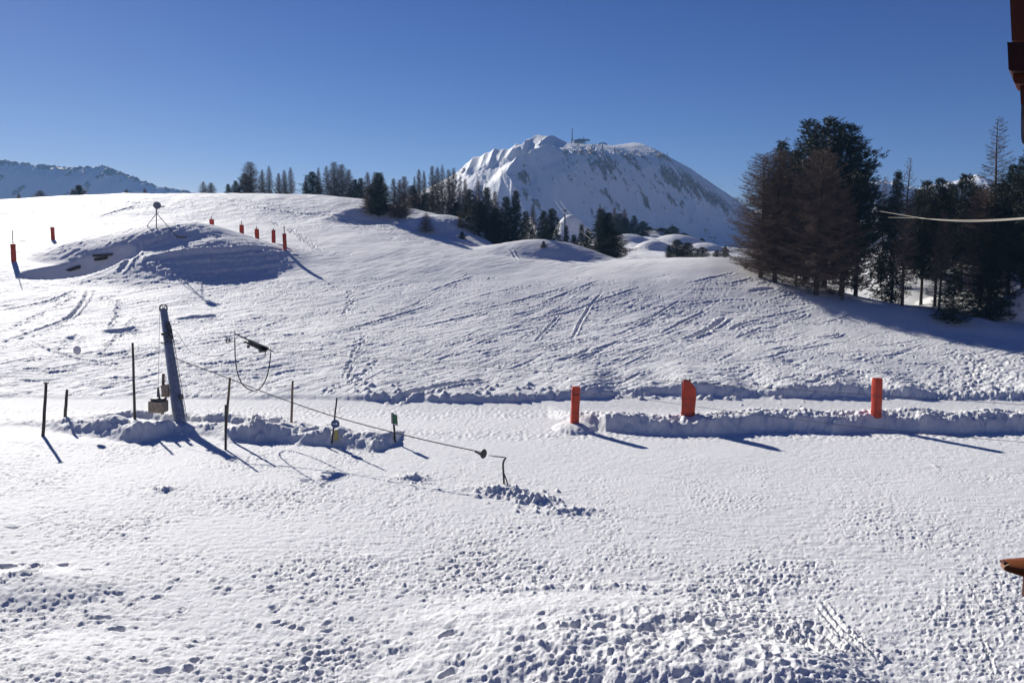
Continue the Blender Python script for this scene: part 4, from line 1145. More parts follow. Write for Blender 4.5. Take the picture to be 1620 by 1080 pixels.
# ---------------------------------------------------------------- larch scrub on the snow under the right-hand trees
scr = np.random.RandomState(3)
for (u, v, hh, lab) in [(1270, 452, 1.2, 'twiggy leafless shrub between the two left larch trunks'), (1330, 470, 1.4, 'twiggy leafless shrub at the foot of the leaning larch'), (1316, 466, 1.0, 'low leafless shrub just left of the taller twiggy one'), (1180, 425, 0.9, 'low leafless twigs left of the larch trunks')]:
    p = hit(u, v); T = []
    for i in range(26):
        az = scr.rand() * 6.28; tl = scr.uniform(0.2, 0.9); L = hh * scr.uniform(0.6, 1.1)
        s = np.linspace(0, 1, 6); path = np.stack([np.cos(az) * tl * L * s, np.sin(az) * tl * L * s, L * (s - 0.25 * s ** 2) - 0.08], 1) + np.cumsum(scr.randn(6, 3) * 0.03, 0) * s[:, None]
        T.append(limb(path, 0.016, 0.005))
        m = 24; idx = scr.randint(1, 5, m); d = unit(scr.randn(m, 3) + np.array([0, 0, .4])); T.append(sliver(path[idx], d, scr.uniform(.1, .4, m), 0.006, scr))
    me = tri_mesh('leafless_shrub', np.concatenate(T), M['larch_twig']); o = bpy.data.objects.new('leafless_shrub', me); scene.collection.objects.link(o); o.location = p
    tagt(o, lab, 'shrub', 'leafless shrubs under the trees')

# ================================================================ PISTE MARKERS (orange padded poles)
def pad_profile(w, d, seed):
    rs = np.random.RandomState(seed); n = 28; out = []
    for k in range(n):
        t = 2 * math.pi * k / n; c, s = math.cos(t), math.sin(t)
        e = 0.55; x = math.copysign(abs(c) ** e, c) * w / 2; y = math.copysign(abs(s) ** e, s) * d / 2
        out.append((x * (1 + rs.randn() * 0.012), y * (1 + rs.randn() * 0.02)))
    return out


def pad_marker(base, w, d, h, label, group, rotz=0.0, lean=(0, 0), slope_top=0.0, post_top=0.06, strap_at=None, seed=0, zoff=0.0, post_r=0.035, clip=True):
    o = thing('piste_marker', base, label, 'piste marker', group, rotz)
    rs = np.random.RandomState(seed)
    prof = pad_profile(w, d, seed); n = len(prof); rows = 15; V = []; F = []
    for i in range(rows + 1):
        f = i / rows
        for k, (x, y) in enumerate(prof):
            zt = f * h
            if slope_top: zt = f * (h - slope_top * max(0.0, (x / w + 0.06)) * 2 * (f ** 3))
            bulge = 1 + 0.035 * math.sin(f * 9 + k * 0.5 + seed) - 0.05 * (1 if i in (0, rows) else 0)
            if strap_at and abs(f - strap_at) < 0.04: bulge *= 0.93
            V.append((x * bulge + lean[0] * zt, y * bulge + lean[1] * zt, zt + zoff + rs.randn() * 0.006 - (0.12 if i == 0 else 0)))
    for i in range(rows):
        for k in range(n):
            k2 = (k + 1) % n; F.append((i * n + k, i * n + k2, (i + 1) * n + k2, (i + 1) * n + k))
    F.append(tuple(reversed(range(n)))); F.append(tuple(range(rows * n, rows * n + n)))
    b = MB(); b.add(V, F); b.build('padding', M['orange'], o, True)
    b = MB(); b.tube([(0, 0, -0.5), (lean[0] * (h + zoff + post_top), lean[1] * (h + zoff), h + zoff + post_top)], post_r, 8); b.build('pole', M['wood_dark'], o, True)
    if strap_at:
        z = strap_at * h + zoff; b = MB(); vs = []; fs = []
        for j, dz in enumerate((-0.035, 0.035)):
            for (x, y) in prof: vs.append((x * 0.97 + lean[0] * z, y * 0.97 + lean[1] * z, z + dz))
        for k in range(n): fs.append((k, (k + 1) % n, (k + 1) % n + n, k + n))
        b.add([(p[0] * 1.03, p[1] * 1.03, p[2]) for p in vs], fs); b.build('strap', M['strap'], o)
    for kk, fz in enumerate((0.12, 0.5) if h > 1.5 and not strap_at else (0.3,)):      # lacing ropes round the mattress
        z = fz * h + zoff; b = MB(); vs = []; fs = []
        for dz in (-0.012, 0.012):
            for (x, y) in prof: vs.append((x * 1.045 + lean[0] * z, y * 1.045 + lean[1] * z, z + dz))
        for k in range(n): fs.append((k, (k + 1) % n, (k + 1) % n + n, k + n))
        b.add(vs, fs); b.build('lacing', M['strap'], o)
    if clip:      # the seam flap where the mattress is wrapped and laced
        b = MB(); zz = h * 0.5 + zoff
        b.box((-w * 0.47 + lean[0] * zz, -d * 0.38, zz), (0.05, 0.05, h * 0.93), None, 0.012)
        b.build('seam_flap', M['orange'], o)
    return o


GP = 'orange padded markers on the snow bank beside the piste'
def on_bank(u, Y):
    x = P(u, 660, Y).x; return Vector((x, Y, ground(x, Y)))


pb = on_bank(909, 41.8); pad_marker((pb.x, pb.y, pb.z - 0.05), 0.44, 0.40, 1.98, 'slim orange padded pole with a dark strap, leftmost on the right bank', GP, 0.2, (0.035, 0), 0, 0.04, 0.80, 1)
pb = on_bank(1088, 41.9); pad_marker((pb.x, pb.y, pb.z - 0.05), 0.74, 0.38, 2.02, 'widest orange padded pole, its top corner cut at a slant', GP, -0.15, (0.03, 0), 0.42, 0.08, None, 2)
pb = on_bank(1386, 41.9); pad_marker((pb.x, pb.y, pb.z - 0.05), 0.50, 0.42, 2.0, 'orange padded pole with crumpled upper edge, rightmost on the bank', GP, 0.3, (-0.02, 0), 0.0, 0.03, None, 3)
GQ = 'small orange padded markers on the upper slope'


def far_pad(u, vt, vb, vp, w, label, Y=None, seed=0, hgt=None):
    """vt/vb top and bottom of the padding, vp top of the bare pole"""
    if Y is None: p = hit(u, vb); Y = p.y
    x = P(u, vb, Y).x; g = ground(x, Y); zt = P(u, vt, Y).z; zp = P(u, vp, Y).z
    h = zt - P(u, vb, Y).z
    if hgt: h = hgt
    z0 = max(zt - h - g, 0.0) if Y else 0
    return pad_marker((x, Y, g), w, 0.42, max(h, zt - g if zt - h - g < 0.3 else h), label, GQ, trs.rand() * 0.6, (trs.uniform(-.02, .02), 0), 0, max(zp - zt, 0.02), None, seed, z0, 0.05, False)


far_pad(22, 387, 415, 366, 0.55, 'orange padded marker with a tall bare pole, leftmost on the slope', None, 11)
far_pad(84, 360, 380, 360, 0.50, 'orange padded marker without a pole, beyond the left hollow', None, 12)
far_pad(336, 365, 376, 361, 0.55, 'small orange marker behind the mound, first right of the mast', 106, 13, 1.3)
far_pad(383, 369, 380, 363, 0.55, 'small orange marker behind the mound, second right of the mast', 105, 14, 1.3)
far_pad(407, 371, 384, 367, 0.55, 'small orange marker behind the mound, third right of the mast', 105, 15, 1.35)
far_pad(433, 367, 386, 364, 0.50, 'taller orange marker with a short pole stub behind the mound', 104, 16, 1.7)
far_pad(451, 371, 396, 359, 0.45, 'slim orange marker with a long bare pole at the end of the mound', None, 17)

# ================================================================ POSTS, SIGNS
GS = 'marker posts along the snow bank'


def post(name, ut, vt, ub, vb, wpx, m, label, Y=None, group=GS, cat='post', sq=False, hitv=None, top_r=0.85):
    p = hit(ub, hitv or vb, 30); Y = Y or p.y
    b0 = P(ub, vb, Y); t0 = P(ut, vt, Y); r = wpx / FPX * Y / 2
    o = thing(name, (b0.x, b0.y, b0.z), label, cat, group)
    b = MB(b0); d = (t0 - b0); n = 7
    pts = [b0 - d.normalized() * 0.5] + [b0 + d * (i / n) + Vector((math.sin(i * 1.7 + ub) * r * 0.07, 0, 0)) for i in range(n + 1)]
    b.tube(pts, [r * 1.05] + [r * (1.05 - (1.05 - top_r) * i / n) for i in range(n + 1)], 6 if sq else 9)
    b.build('shaft', m, o, not sq)
    return o, b0, t0


o, b0, t0 = post('wooden_post', 73, 606, 68, 689, 5.0, M['wood_dark'], 'thick dark post, leftmost at the end of the left bank')
b = MB(b0); b.box(t0 + Vector((0, 0, 0.02)), (0.20, 0.18, 0.06), None, 0.01); b.build('cap', M['wood_dark'], o)
o, b0, t0 = post('wooden_post', 106, 616, 103, 658, 4.8, M['wood_dark'], 'short dark post with a small peg, second from the left', 43)
b = MB(b0); b.tube([t0 + Vector((0.02, 0, -0.32)), t0 + Vector((0.24, 0, -0.28))], 0.03, 6); b.build('peg', M['steel_dark'], o)
post('wooden_post', 210, 542, 213, 652, 4.0, M['wood_dark'], 'tall thin straight post left of the lift pylon', 44.5)
post('wooden_post', 357, 640, 357, 711, 3.8, M['black'], 'black iron stake in front of the leaning wooden post')
post('wooden_post', 364, 597, 358, 668, 4.2, M['wood_post'], 'brown wooden post leaning right behind the black stake', 39.8)
post('wooden_post', 463, 602, 461, 672, 4.0, M['wood_post'], 'pale brown post behind the bank, right of the hanging loop', 41.5)

# round blue sign on a black pole with a yellow pad
o, b0, t0 = post('round_sign', 533, 629, 525, 702, 3.0, M['black'], 'round blue sign with a white arrow on a black pole, yellow pad below', cat='sign', group=None)
Ys = b0.y; c = P(530.5, 670, Ys - 0.06); R_s = 6.6 / FPX * Ys
b = MB(b0); b.lathe(c, (0.12, -1, 0.02), [(-0.015, R_s * 0.97), (0.0, R_s), (0.012, R_s * 0.98)], 28); disc = b.build('sign_disc', M['blue_sign'], o)
b = MB(b0); b.lathe(c, (0.12, -1, 0.02), [(0.0125, R_s * 1.04), (0.017, R_s * 1.04), (0.017, R_s * 0.93), (0.0125, R_s * 0.93)], 28)
b.f = [f for f in b.f if len(f) == 4]; b.build('rim', M['grey_metal'], disc)
ax = Vector((1, 0.12, 0)).normalized(); az_ = Vector((0, 0, 1)); dn_ = Vector((0.12, -1, 0)).normalized()
b = MB(b0); k = R_s * 0.62
b.prism([(-1 * k, -.16 * k), (.25 * k, -.16 * k), (.25 * k, -.5 * k), (1 * k, 0), (.25 * k, .5 * k), (.25 * k, .16 * k), (-1 * k, .16 * k)], c + dn_ * 0.016, ax, az_, dn_ * 0.005)
b.build('arrow', M['white_paint'], disc)
b = MB(b0); cy = P(532, 688, Ys - 0.05)
b.box(cy, (0.16, 0.15, 0.52), Matrix.Rotation(0.02, 3, 'Y'), 0.045); b.build('pad', M['yellow'], o, True)
b = MB(b0); b.tube([P(527.5, 683, Ys - 0.15), P(525, 702, Ys - 0.15)], 0.03, 7); b.build('lower_stake', M['black'], o)

# green panel sign
o, b0, t0 = post('green_sign', 622, 654, 625, 701, 3.6, M['wood_dark'], 'small green pictogram sign with white foot strip on a dark post', cat='sign', group=None)
Yg_ = b0.y; q = lambda u, v, dy=0.0: P(u, v, Yg_ - 0.09 + dy)
b = MB(b0); A, B_, C2, D = q(620.8, 655), q(628.0, 656), q(629.6, 673.6), q(622.6, 671.6)
dv_ = Vector((0, 0.025, 0)); b.add([A, B_, C2, D, A + dv_, B_ + dv_, C2 + dv_, D + dv_], [(0, 1, 2, 3), (7, 6, 5, 4), (0, 4, 5, 1), (1, 5, 6, 2), (2, 6, 7, 3), (3, 7, 4, 0)])
panel = b.build('sign_panel', M['green_sign'], o)
b = MB(b0); e = Vector((0, -0.004, 0)); ew, eh = (B_ - A), (D - A)
def pt(s, t): return A + ew * s + eh * t + e
def strip(bb, pts_): n0 = len(pts_); bb.add([pt(*p) for p in pts_] + [pt(*p) - Vector((0, .004, 0)) for p in pts_], [tuple(range(n0)), tuple(reversed(range(n0, 2 * n0)))] + [(i, i + n0, (i + 1) % n0 + n0, (i + 1) % n0) for i in range(n0)])
strip(b, [(0.02, .90), (.98, .90), (.98, .985), (0.02, .985)])
b.build('foot_strip', M['white_paint'], panel)
b = MB(b0)
for t1 in (0.10, 0.38, 0.66):     # three small figures, one above another
    strip(b, [(.42, t1), (.60, t1), (.60, t1 + .05), (.42, t1 + .05)])
    strip(b, [(.36, t1 + .07), (.66, t1 + .06), (.60, t1 + .13), (.74, t1 + .20), (.66, t1 + .215), (.50, t1 + .16), (.38, t1 + .215), (.32, t1 + .20), (.44, t1 + .13)])
b.build('pictogram', mat('faded_green', (0.06, 0.22, 0.11), (0.10, 0.27, 0.15), 30, 0.5), panel)
b = MB(b0); b.box(q(620.6, 662, 0.05), (0.10, 0.09, 0.52), None, 0.02); b.box(q(620.4, 653.6, 0.05), (0.10, 0.10, 0.07), None, 0.01); b.build('bracket', M['grey_metal'], o)

# ================================================================ DRAG LIFT
YP = 42.0
bp = P(284, 664, YP); tp = P(259, 491, YP + 5.0)
def PP(u, v, dy=0.0): return P(u, v, YP + 5.0 * (664 - v) / 173.0 + dy)
pyl = thing('lift_pylon', bp, 'grey leaning drag lift pylon with a side ladder and top wheel', 'pylon')
ax_p = (tp - bp); L_p = ax_p.length; ad = ax_p.normalized(); sd = Vector((ad.z, 0, -ad.x))
b = MB(bp); b.tube([bp - ad * 0.8, bp, bp + ad * L_p], [0.335, 0.33, 0.205], 12); b.build('mast', M['galv'], pyl, True)
b = MB(bp)     # dark cable duct on the right face
for s0, s1, off in [(0.0, 0.72, 0.26), (0.05, 0.62, 0.10)]:
    p0 = bp + ad * L_p * s0; p1 = bp + ad * L_p * s1; r0_ = 0.33 - 0.125 * s0
    b.tube([p0 + sd * off + Vector((0, -0.24, 0)), p1 + sd * (off - 0.10) + Vector((0, -0.17, 0))], 0.05, 6)
b.build('cable_duct', M['steel_dark'], pyl)
lb = MB(bp); ra = []
for k, off in enumerate((0.40, 0.56)):
    p0 = bp + ad * (-0.1) + sd * off + Vector((0, -0.1 + k * 0.1, 0)); p1 = bp + ad * L_p * 0.76 + sd * (off - 0.13) + Vector((0, -0.1 + k * 0.1, 0)); ra.append((p0, p1)); lb.tube([p0, p1], 0.016, 6)
for i in range(18):
    f = (i + 0.5) / 18; lb.tube([ra[0][0].lerp(ra[0][1], f), ra[1][0].lerp(ra[1][1], f)], 0.012, 5)
for f in (0.12, 0.5, 0.92): lb.tube([ra[0][0].lerp(ra[0][1], f), bp + ad * L_p * 0.76 * f], 0.018, 5)
lb.build('ladder', M['steel_dark'], pyl)
b = MB(bp)
for (u, v, sx, sz) in [(266, 512, .16, .2), (263, 527, .5, .12), (267, 534, .42, .22), (262, 541, .46, .08), (269, 521, .12, .5)]:
    b.box(PP(u, v, -0.28), (sx, 0.3, sz), Matrix.Rotation(-0.14, 3, 'Y'), 0.02)
for (u0, v0, u1, v1) in [(256, 530, 272, 528), (258, 545, 275, 541), (262, 512, 272, 541), (268, 510, 276, 545)]:
    b.tube([PP(u0, v0, -0.35), PP(u1, v1, -0.35)], 0.022, 5)
b.build('tensioner', M['steel_dark'], pyl)
b = MB(bp); b.box(PP(286, 628, -0.28), (.16, 0.3, .26), Matrix.Rotation(-0.14, 3, 'Y'), 0.02); b.build('junction_box', M['steel_dark'], pyl)


def wheel(c, axis, r, t, m, parent, origin, name='wheel', spokes=5):
    b = MB(origin); ax = Vector(axis).normalized(); a = ax.orthogonal().normalized(); bb = ax.cross(a); c = Vector(c)
    n = 24; V = []; F = []
    for k in range(n):
        th = 2 * math.pi * k / n; d = a * math.cos(th) + bb * math.sin(th)
        for (rr, h) in ((r, -t), (r * 0.9, 0), (r, t), (r * 0.80, t * 0.7), (r * 0.80, -t * 0.7)): V.append(c + d * rr + ax * h)
    for k in range(n):
        k2 = (k + 1) % n
        for j in range(5): F.append((k * 5 + j, k * 5 + (j + 1) % 5, k2 * 5 + (j + 1) % 5, k2 * 5 + j))
    b.add(V, F)
    for k in range(spokes):
        th = 2 * math.pi * k / spokes; d = a * math.cos(th) + bb * math.sin(th); b.tube([c, c + d * r * 0.85], r * 0.07, 5)
    b.lathe(c - ax * t, ax, [(0, r * .2), (2 * t, r * .2)], 10)
    return b.build(name, m, parent, True)


wheel(PP(258.5, 488), (0.85, -0.5, 0), 0.27, 0.04, M['steel_dark'], pyl, bp)
b = MB(bp); b.box(PP(260, 494), (0.28, 0.24, 0.18), Matrix.Rotation(-0.14, 3, 'Y'), 0.02); b.build('wheel_bracket', M['steel_dark'], pyl)

cw = P(250.5, 648, YP)
o = thing('counterweight', P(250.5, 654, YP), 'brown concrete counterweight hanging on a thin cable beside the pylon', 'counterweight'); cb = o.location.copy()
b = MB(cb); b.box(P(250.5, 642.5, YP), (0.80, 0.7, 0.62), Matrix.Rotation(0.03, 3, 'Y'), 0.03); b.build('block', M['concrete'], o)
b = MB(cb); b.box(P(251, 631, YP), (0.68, 0.5, 0.13), None, 0.02); b.tube([P(250, 612, YP), P(250.8, 628, YP)], [0.05, 0.09], 8); b.tube([P(250.2, 624, YP), P(253, 630, YP)], 0.04, 6); b.build('clamp', M['steel_dark'], o)
b = MB(cb); b.tube([PP(252.6, 490), P(250.5, 614, YP)], 0.010, 5); b.build('suspension_cable', M['cable'], o)
o = thing('control_post', P(257.5, 648, YP + 1.2), 'brown post carrying a small box behind the counterweight', 'post'); cb = o.location.copy()
b = MB(cb); b.tube([P(257, 655, YP + 1.2), P(258.5, 591, YP + 1.2)], [0.085, 0.075], 6); b.build('shaft', M['wood_post'], o)
b = MB(cb); b.box(P(261.5, 618, YP + 1.05), (0.38, 0.18, 0.68), Matrix.Rotation(-0.05, 3, 'Y'), 0.015); b.build('box', M['concrete'], o)
b = MB(cb); b.tube([P(258.5, 593, YP + 1.1), P(262.5, 595, YP + 1.1), P(262.5, 601, YP + 1.1), P(260.5, 603, YP + 1.1)], 0.018, 5); b.build('hook', M['steel_dark'], o)

# the tow bar assembly hanging from the haul rope
YH = 41.0
hg = thing('lift_carriage', P(400, 540, YH), 'black lift carriage with a drooping rope loop and end wheel', 'lift carriage'); ho = hg.location.copy()
b = MB(ho); b.tube([P(370.5, 527, YH), P(401, 541.5, YH), P(432, 556, YH)], [0.03, 0.045, 0.028], 8); b.build('beam', M['black'], hg, True)
b = MB(ho); lp = []
for (u, v) in [(371.5, 534), (371.8, 560), (373, 575), (376, 592), (382, 606), (390, 614), (400, 618.5), (409, 616.5), (417, 608), (423, 594), (426.5, 578), (428.3, 558)]: lp.append(P(u, v, YH))
def smooth_pts(p, it=3):
    p = [Vector(q_) for q_ in p]
    for _ in range(it):
        r = [p[0]]
        for a, c_ in zip(p[:-1], p[1:]): r += [a.lerp(c_, .25), a.lerp(c_, .75)]
        r.append(p[-1]); p = r
    return p
b.tube(smooth_pts(lp, 2), 0.031, 8); b.build('rope_loop', M['black'], hg, True)
for rp in ([P(371.5, 521, YH), P(371.8, 537, YH)], [P(428.5, 548, YH), P(428.3, 560, YH)]): MB(ho).tube(rp, 0.014, 5).build('hanger_rod', M['steel_dark'], hg)
MB(ho).tube([P(363, 540.5, YH), P(372, 539.5, YH)], 0.02, 5).build('axle', M['steel_dark'], hg)
b = MB(ho)
for (u, v, sx, sz, r) in [(409, 546, 1.05, .17, .42), (404, 547, .55, .16, .42), (415, 552, .34, .26, .2), (419, 551, .30, .22, .4), (408, 557, .5, .05, -.15), (394, 543, .2, .12, .3), (393, 548, .10, .16, 0), (388, 541, .12, .10, 0)]:
    b.box(P(u, v, YH - 0.03), (sx, 0.2, sz), Matrix.Rotation(r, 3, 'Y'), 0.015)
b.tube([P(421, 552, YH - .1), P(419.5, 561, YH - .1), P(418, 563.5, YH - .1), P(420.5, 563.8, YH - .1)], 0.022, 6)
b.build('spring_box', M['steel_dark'], hg)
wheel(P(360.8, 538.5, YH), (0.9, -0.42, 0), 0.15, 0.03, M['black'], hg, ho)


def cable(name, pts, r, m, label, cat='cable', it=3):
    p = smooth_pts([P(*q_) for q_ in pts], it); o_ = p[0].copy()
    b = MB(o_); b.tube(p, r, 6); ob = b.build(name, m, None, True); tagt(ob, label, cat); return ob


cable('lift_cable', [(276, 566, 44.6), (290, 571.5, 41.6), (358, 597, 40), (430, 625, 38.2), (500, 650, 36.4), (565, 669, 34.8), (625, 684.5, 33.5), (690, 700, 32.3), (757, 714, 31.4)], 0.022, M['cable'], 'dark slanting tow cable from the leaning pylon down to the button', 'cable', 2)
cable('power_cable', [(266, 521, 46), (279, 522, 45.6), (286, 536, 45), (298, 553, 44), (310, 562, 41.8), (345, 563.5, 41.5), (358, 559, 41.2), (370, 551, 41), (379, 543, 41), (388, 541, 41)], 0.012, M['black'], 'slack black electric cable from the pylon to the carriage')
cable('haul_rope', [(-40, 553, 46), (120, 558, 45), (207, 565, 44.6), (272, 565, 44.6)], 0.007, M['cable'], 'thin haul rope running left from the pylon across the slope')
cable('haul_rope', [(432, 556, 41), (500, 561, 40), (610, 567, 38), (890, 590, 33), (1060, 603, 31), (1400, 626, 28), (1700, 645, 26)], 0.0085, M['cable'], 'thin upper haul rope passing above the orange markers')
cable('haul_rope', [(880, 618, 38), (990, 627, 36), (1100, 643, 34), (1260, 664, 31), (1450, 685, 28), (1700, 706, 25)], 0.0085, M['cable'], 'thin lower haul rope sagging past the orange markers')
o = tagt(MB(P(122, 554, 45)).lathe(P(122, 554, 45), (0.35, -1, 0.1), [(-0.02, 0.18), (-0.01, 0.20), (0.01, 0.20), (0.02, 0.17)], 24).build('rope_disc', M['pale_plastic'], None, True), 'pale oval disc hanging on the thin rope left of the tall post', 'disc'); o.scale = (1, 1, 1.25)

# button tow end and bent post
bt = thing('tow_button', P(765, 717.5, 31.3), 'black round tow button at the end of the slanting cable', 'tow button'); bo = bt.location.copy()
ca = (P(765, 718, 31.3) - P(700, 702, 32.1)).normalized()
b = MB(bo); b.lathe(P(765, 717.5, 31.3), (0.80, -0.6, -0.06), [(-0.05, 0.12), (-0.03, 0.18), (0.0, 0.195), (0.03, 0.18), (0.04, 0.10)], 24); b.build('disc', M['black'], bt, True)
b = MB(bo); p1 = P(764, 717.5, 31.3); b.lathe(p1 - ca * 0.36, ca, [(0, 0.03), (0.10, 0.04), (0.34, 0.12)], 14); b.build('cone', M['steel_dark'], bt, True)
g = hit(798, 766, 28)
bpst = thing('bent_post', g, 'bent black iron post with a short arm beside the snow heap', 'post')
Yb = g.y; b = MB(g); b.tube(smooth_pts([g - Vector((0, 0, .3)), P(797, 758, Yb), P(796.3, 745, Yb), P(795.6, 735, Yb), P(797, 728, Yb), P(800.6, 723.5, Yb)], 2), 0.040, 8); b.build('stem', M['black'], bpst, True)
b = MB(g); b.tube([P(798.5, 723, Yb), P(783, 721.6, Yb), P(773, 720, Yb)], [0.024, 0.022, 0.009], 7); b.build('arm', M['black'], bpst, True)
b = MB(g); b.tube([P(797, 747, Yb), P(800, 756, Yb), P(804, 768, Yb - .1)], [0.018, 0.028, 0.026], 7); b.build('brace', M['black'], bpst, True)

# ================================================================ TRIPOD MAST on the mound
def s_hit(u, v): return hit(u, v, 60)
mb_ = s_hit(247, 361); Ym_ = mb_.y
mo = thing('tripod_mast', mb_, 'tripod mast with a grey round head on top of the snow mound', 'mast'); tpv = P(247.5, 336, Ym_)
b = MB(mb_); b.tube([mb_ - Vector((0, 0, .4)), tpv], [0.07, 0.06], 8); b.build('pole', M['steel_dark'], mo)
for (u, v) in [(232.5, 359), (281, 377)]:
    f_ = s_hit(u, v); b = MB(mb_); b.tube([tpv - Vector((0, 0, .1)), f_ - (tpv - f_).normalized() * 0.3], 0.045, 6); b.build('leg', M['steel_dark'], mo)
b = MB(mb_); b.tube([tpv, P(248, 329, Ym_)], 0.09, 8); b.lathe(P(248.5, 325, Ym_ + .3), (0.45, -1, 0.1), [(-.35, .18), (-.30, .36), (-.05, .44), (.05, .45), (.10, .40), (.12, .15)], 22); hd = b.build('radar_head', M['grey_metal'], mo, True)
b = MB(mb_); b.box(P(257, 326.5, Ym_), (0.5, 0.16, 0.15)); b.box(P(254.5, 328.5, Ym_), (0.5, 0.05, 0.04)); b.build('side_arm', M['grey_metal'], mo)

# ================================================================ BURIED CHALET in the hollow
cc = hit(158, 406, 70)
ch = thing('buried_chalet', cc, 'snow buried chalet, only dark timber eaves showing in the hollow', 'chalet')


def slab_px(pts, Y0, Y1, thick, m, name):
    """a timber board whose ends are seen at two pixels"""
    a = P(*pts[0], Y0); c_ = P(*pts[1], Y1); d = c_ - a
    b = MB(cc); up = Vector((0, 0, 1)); f = Vector((0, 1, 0)) * 1.2
    hgt = up * thick
    b.add([a, c_, c_ + hgt, a + hgt, a + f, c_ + f, c_ + f + hgt, a + f + hgt], [(0, 1, 2, 3), (7, 6, 5, 4), (0, 4, 5, 1), (2, 6, 7, 3), (0, 3, 7, 4), (1, 5, 6, 2)])
    return b.build(name, m, ch)


yh = cc.y
slab_px([(146, 406), (176, 404)], yh - 0.3, yh - 0.4, 0.24, M['roof_dark'], 'eaves_board')
slab_px([(149, 413), (168, 410)], yh - 0.6, yh - 0.6, 0.35, M['wood_dark'], 'timber_wall')
y2 = hit(108, 428, 70).y
slab_px([(84, 433), (126, 420.5)], y2 - 0.2, y2 + 0.5, 0.14, M['roof_dark'], 'eaves_board')
slab_px([(92, 436), (124, 425)], y2 - 0.4, y2 - 0.2, 0.40, M['wood_dark'], 'timber_wall')
o = tagt(MB(s_hit(289, 378)).box(s_hit(289, 378) + Vector((0, 0, .04)), (1.0, 0.3, 0.16), Matrix.Rotation(0.16, 3, 'Y'), 0.02).build('plank', M['roof_dark'], None), 'dark plank end poking out of the snow right of the mast', 'plank')

# ================================================================ SUMMIT
def Hn(x, y):
    return float(Zn[int(np.clip(np.interp(y, yn, np.arange(len(yn))), 0, len(yn) - 1)), int(np.clip(round(float(np.interp(x / y, tn, np.arange(len(tn))))), 0, len(tn) - 1))])


def sp(u, v, Y=1000.0): return P(u, v, Y)


def sg(u, Y=1000.0): x = P(u, 230, Y).x; return Vector((x, Y, Hn(x, Y)))


g0 = sg(905); o = thing('radio_mast', g0, 'tall lattice radio mast on the mountain summit', 'mast'); top = sp(904.5, 203)
b = MB(g0); hh_ = top.z - g0.z
for (dx, dy) in ((-.55, -.5), (.55, -.5), (0, .6)): b.tube([g0 + Vector((dx, dy, -1)), Vector((g0.x + dx * .3, g0.y + dy * .3, top.z))], 0.28, 5)
for i in range(12):
    z = g0.z + hh_ * i / 12; k = 1 - .7 * i / 12; b.tube([(g0.x - .55 * k, g0.y - .5 * k, z), (g0.x + .55 * k, g0.y - .5 * k, z + hh_ / 12)], 0.12, 4)
b.build('lattice', M['far_dark'], o)
b = MB(g0); b.box(Vector((g0.x, g0.y, g0.z + hh_ * .32)), (1.9, 1.5, 2.2), None, .1); b.box(Vector((g0.x, g0.y, g0.z + hh_ * .12)), (2.2, 1.6, 3.0), None, .1); b.build('antenna', M['far_dark'], o)
g0 = sg(917); o = thing('lift_station', g0, 'dark summit lift station with a long overhanging cable gantry', 'lift station')
b = MB(g0); b.box(sp(915.5, 226.5, 990) + Vector((0, 0, -.9)), (9.5, 7, 5.4), None, .2); b.build('wall', M['station'], o)
b = MB(g0); b.prism([(-6, 0), (-5, 1.6), (4, 2.4), (6.5, 1.4), (6.5, 0)], sp(916, 224.5, 996), Vector((1, 0, 0)), Vector((0, 0, 1)), Vector((0, 9, 0))); b.build('roof', M['far_dark'], o)
b = MB(g0); b.tube([sp(906, 223.5), sp(916, 220.5), sp(926, 221), sp(932.5, 221)], .75, 6)
for u in range(908, 933, 3): b.lathe(sp(u, 222.5, 999.5), (0, 1, 0), [(0, 1.05), (1, 1.05)], 12)
b.tube([sp(923.5, 233, 992), sp(923.5, 216, 992)], .4, 6); b.tube([sp(926, 232, 990), sp(925, 222, 990)], .7, 6); b.tube([sp(921, 232, 990), sp(921, 222, 990)], .5, 6)
b.build('cable_gantry', M['far_dark'], o)
b = MB(g0); b.box(sp(907.3, 226, 990), (1.6, 4, 4.6)); b.build('entrance', M['white_paint'], o)
b = MB(g0); b.box(sp(916, 226.8, 986), (3.2, .6, 2.6)); b.build('window', mat('station_glass', (.12, .11, .14), (.18, .16, .2), 2, .2), o)
YT = 760.0
while YT < 995 and sp(953.5, 245, YT).z > Hn(sp(953.5, 245, YT).x, YT): YT += 1.5
g0 = sp(953.5, 245, YT); o = thing('chairlift_pylon', g0, 'T shaped chairlift pylon right of the summit station', 'pylon')
b = MB(g0); b.tube([sp(953.5, 248, YT), sp(953.5, 227, YT)], [.85, .6], 8); b.build('mast', M['far_dark'], o)
b = MB(g0); b.tube(smooth_pts([sp(947, 230.5, YT), sp(948.5, 227, YT), sp(953.5, 226, YT), sp(958.5, 227, YT), sp(960.5, 230.5, YT)], 2), .5, 6)
for u in (948, 950, 957, 959): b.lathe(sp(u, 228, YT - .5), (0, 1, 0), [(0, .7), (1, .7)], 10)
b.build('crossarm', M['far_dark'], o)
g0 = sg(941); o = thing('summit_shelter', g0, 'low dark shelter between the summit station and the T pylon', 'shelter')
b = MB(g0); b.prism([(-4.4, -1), (4.4, -1), (4.4, 0.3), (-4.4, 0.3)], sp(942, 231), Vector((1, 0, 0)), Vector((0, 0, 1)), Vector((0, 5, 0))); b.build('wall', M['station'], o)
b = MB(g0); b.prism([(-5.2, 0.32), (5.2, 0.32), (1.2, 2.0), (-.6, 2.1)], sp(942, 231), Vector((1, 0, 0)), Vector((0, 0, 1)), Vector((0, 6, 0))); b.build('roof', M['far_dark'], o)
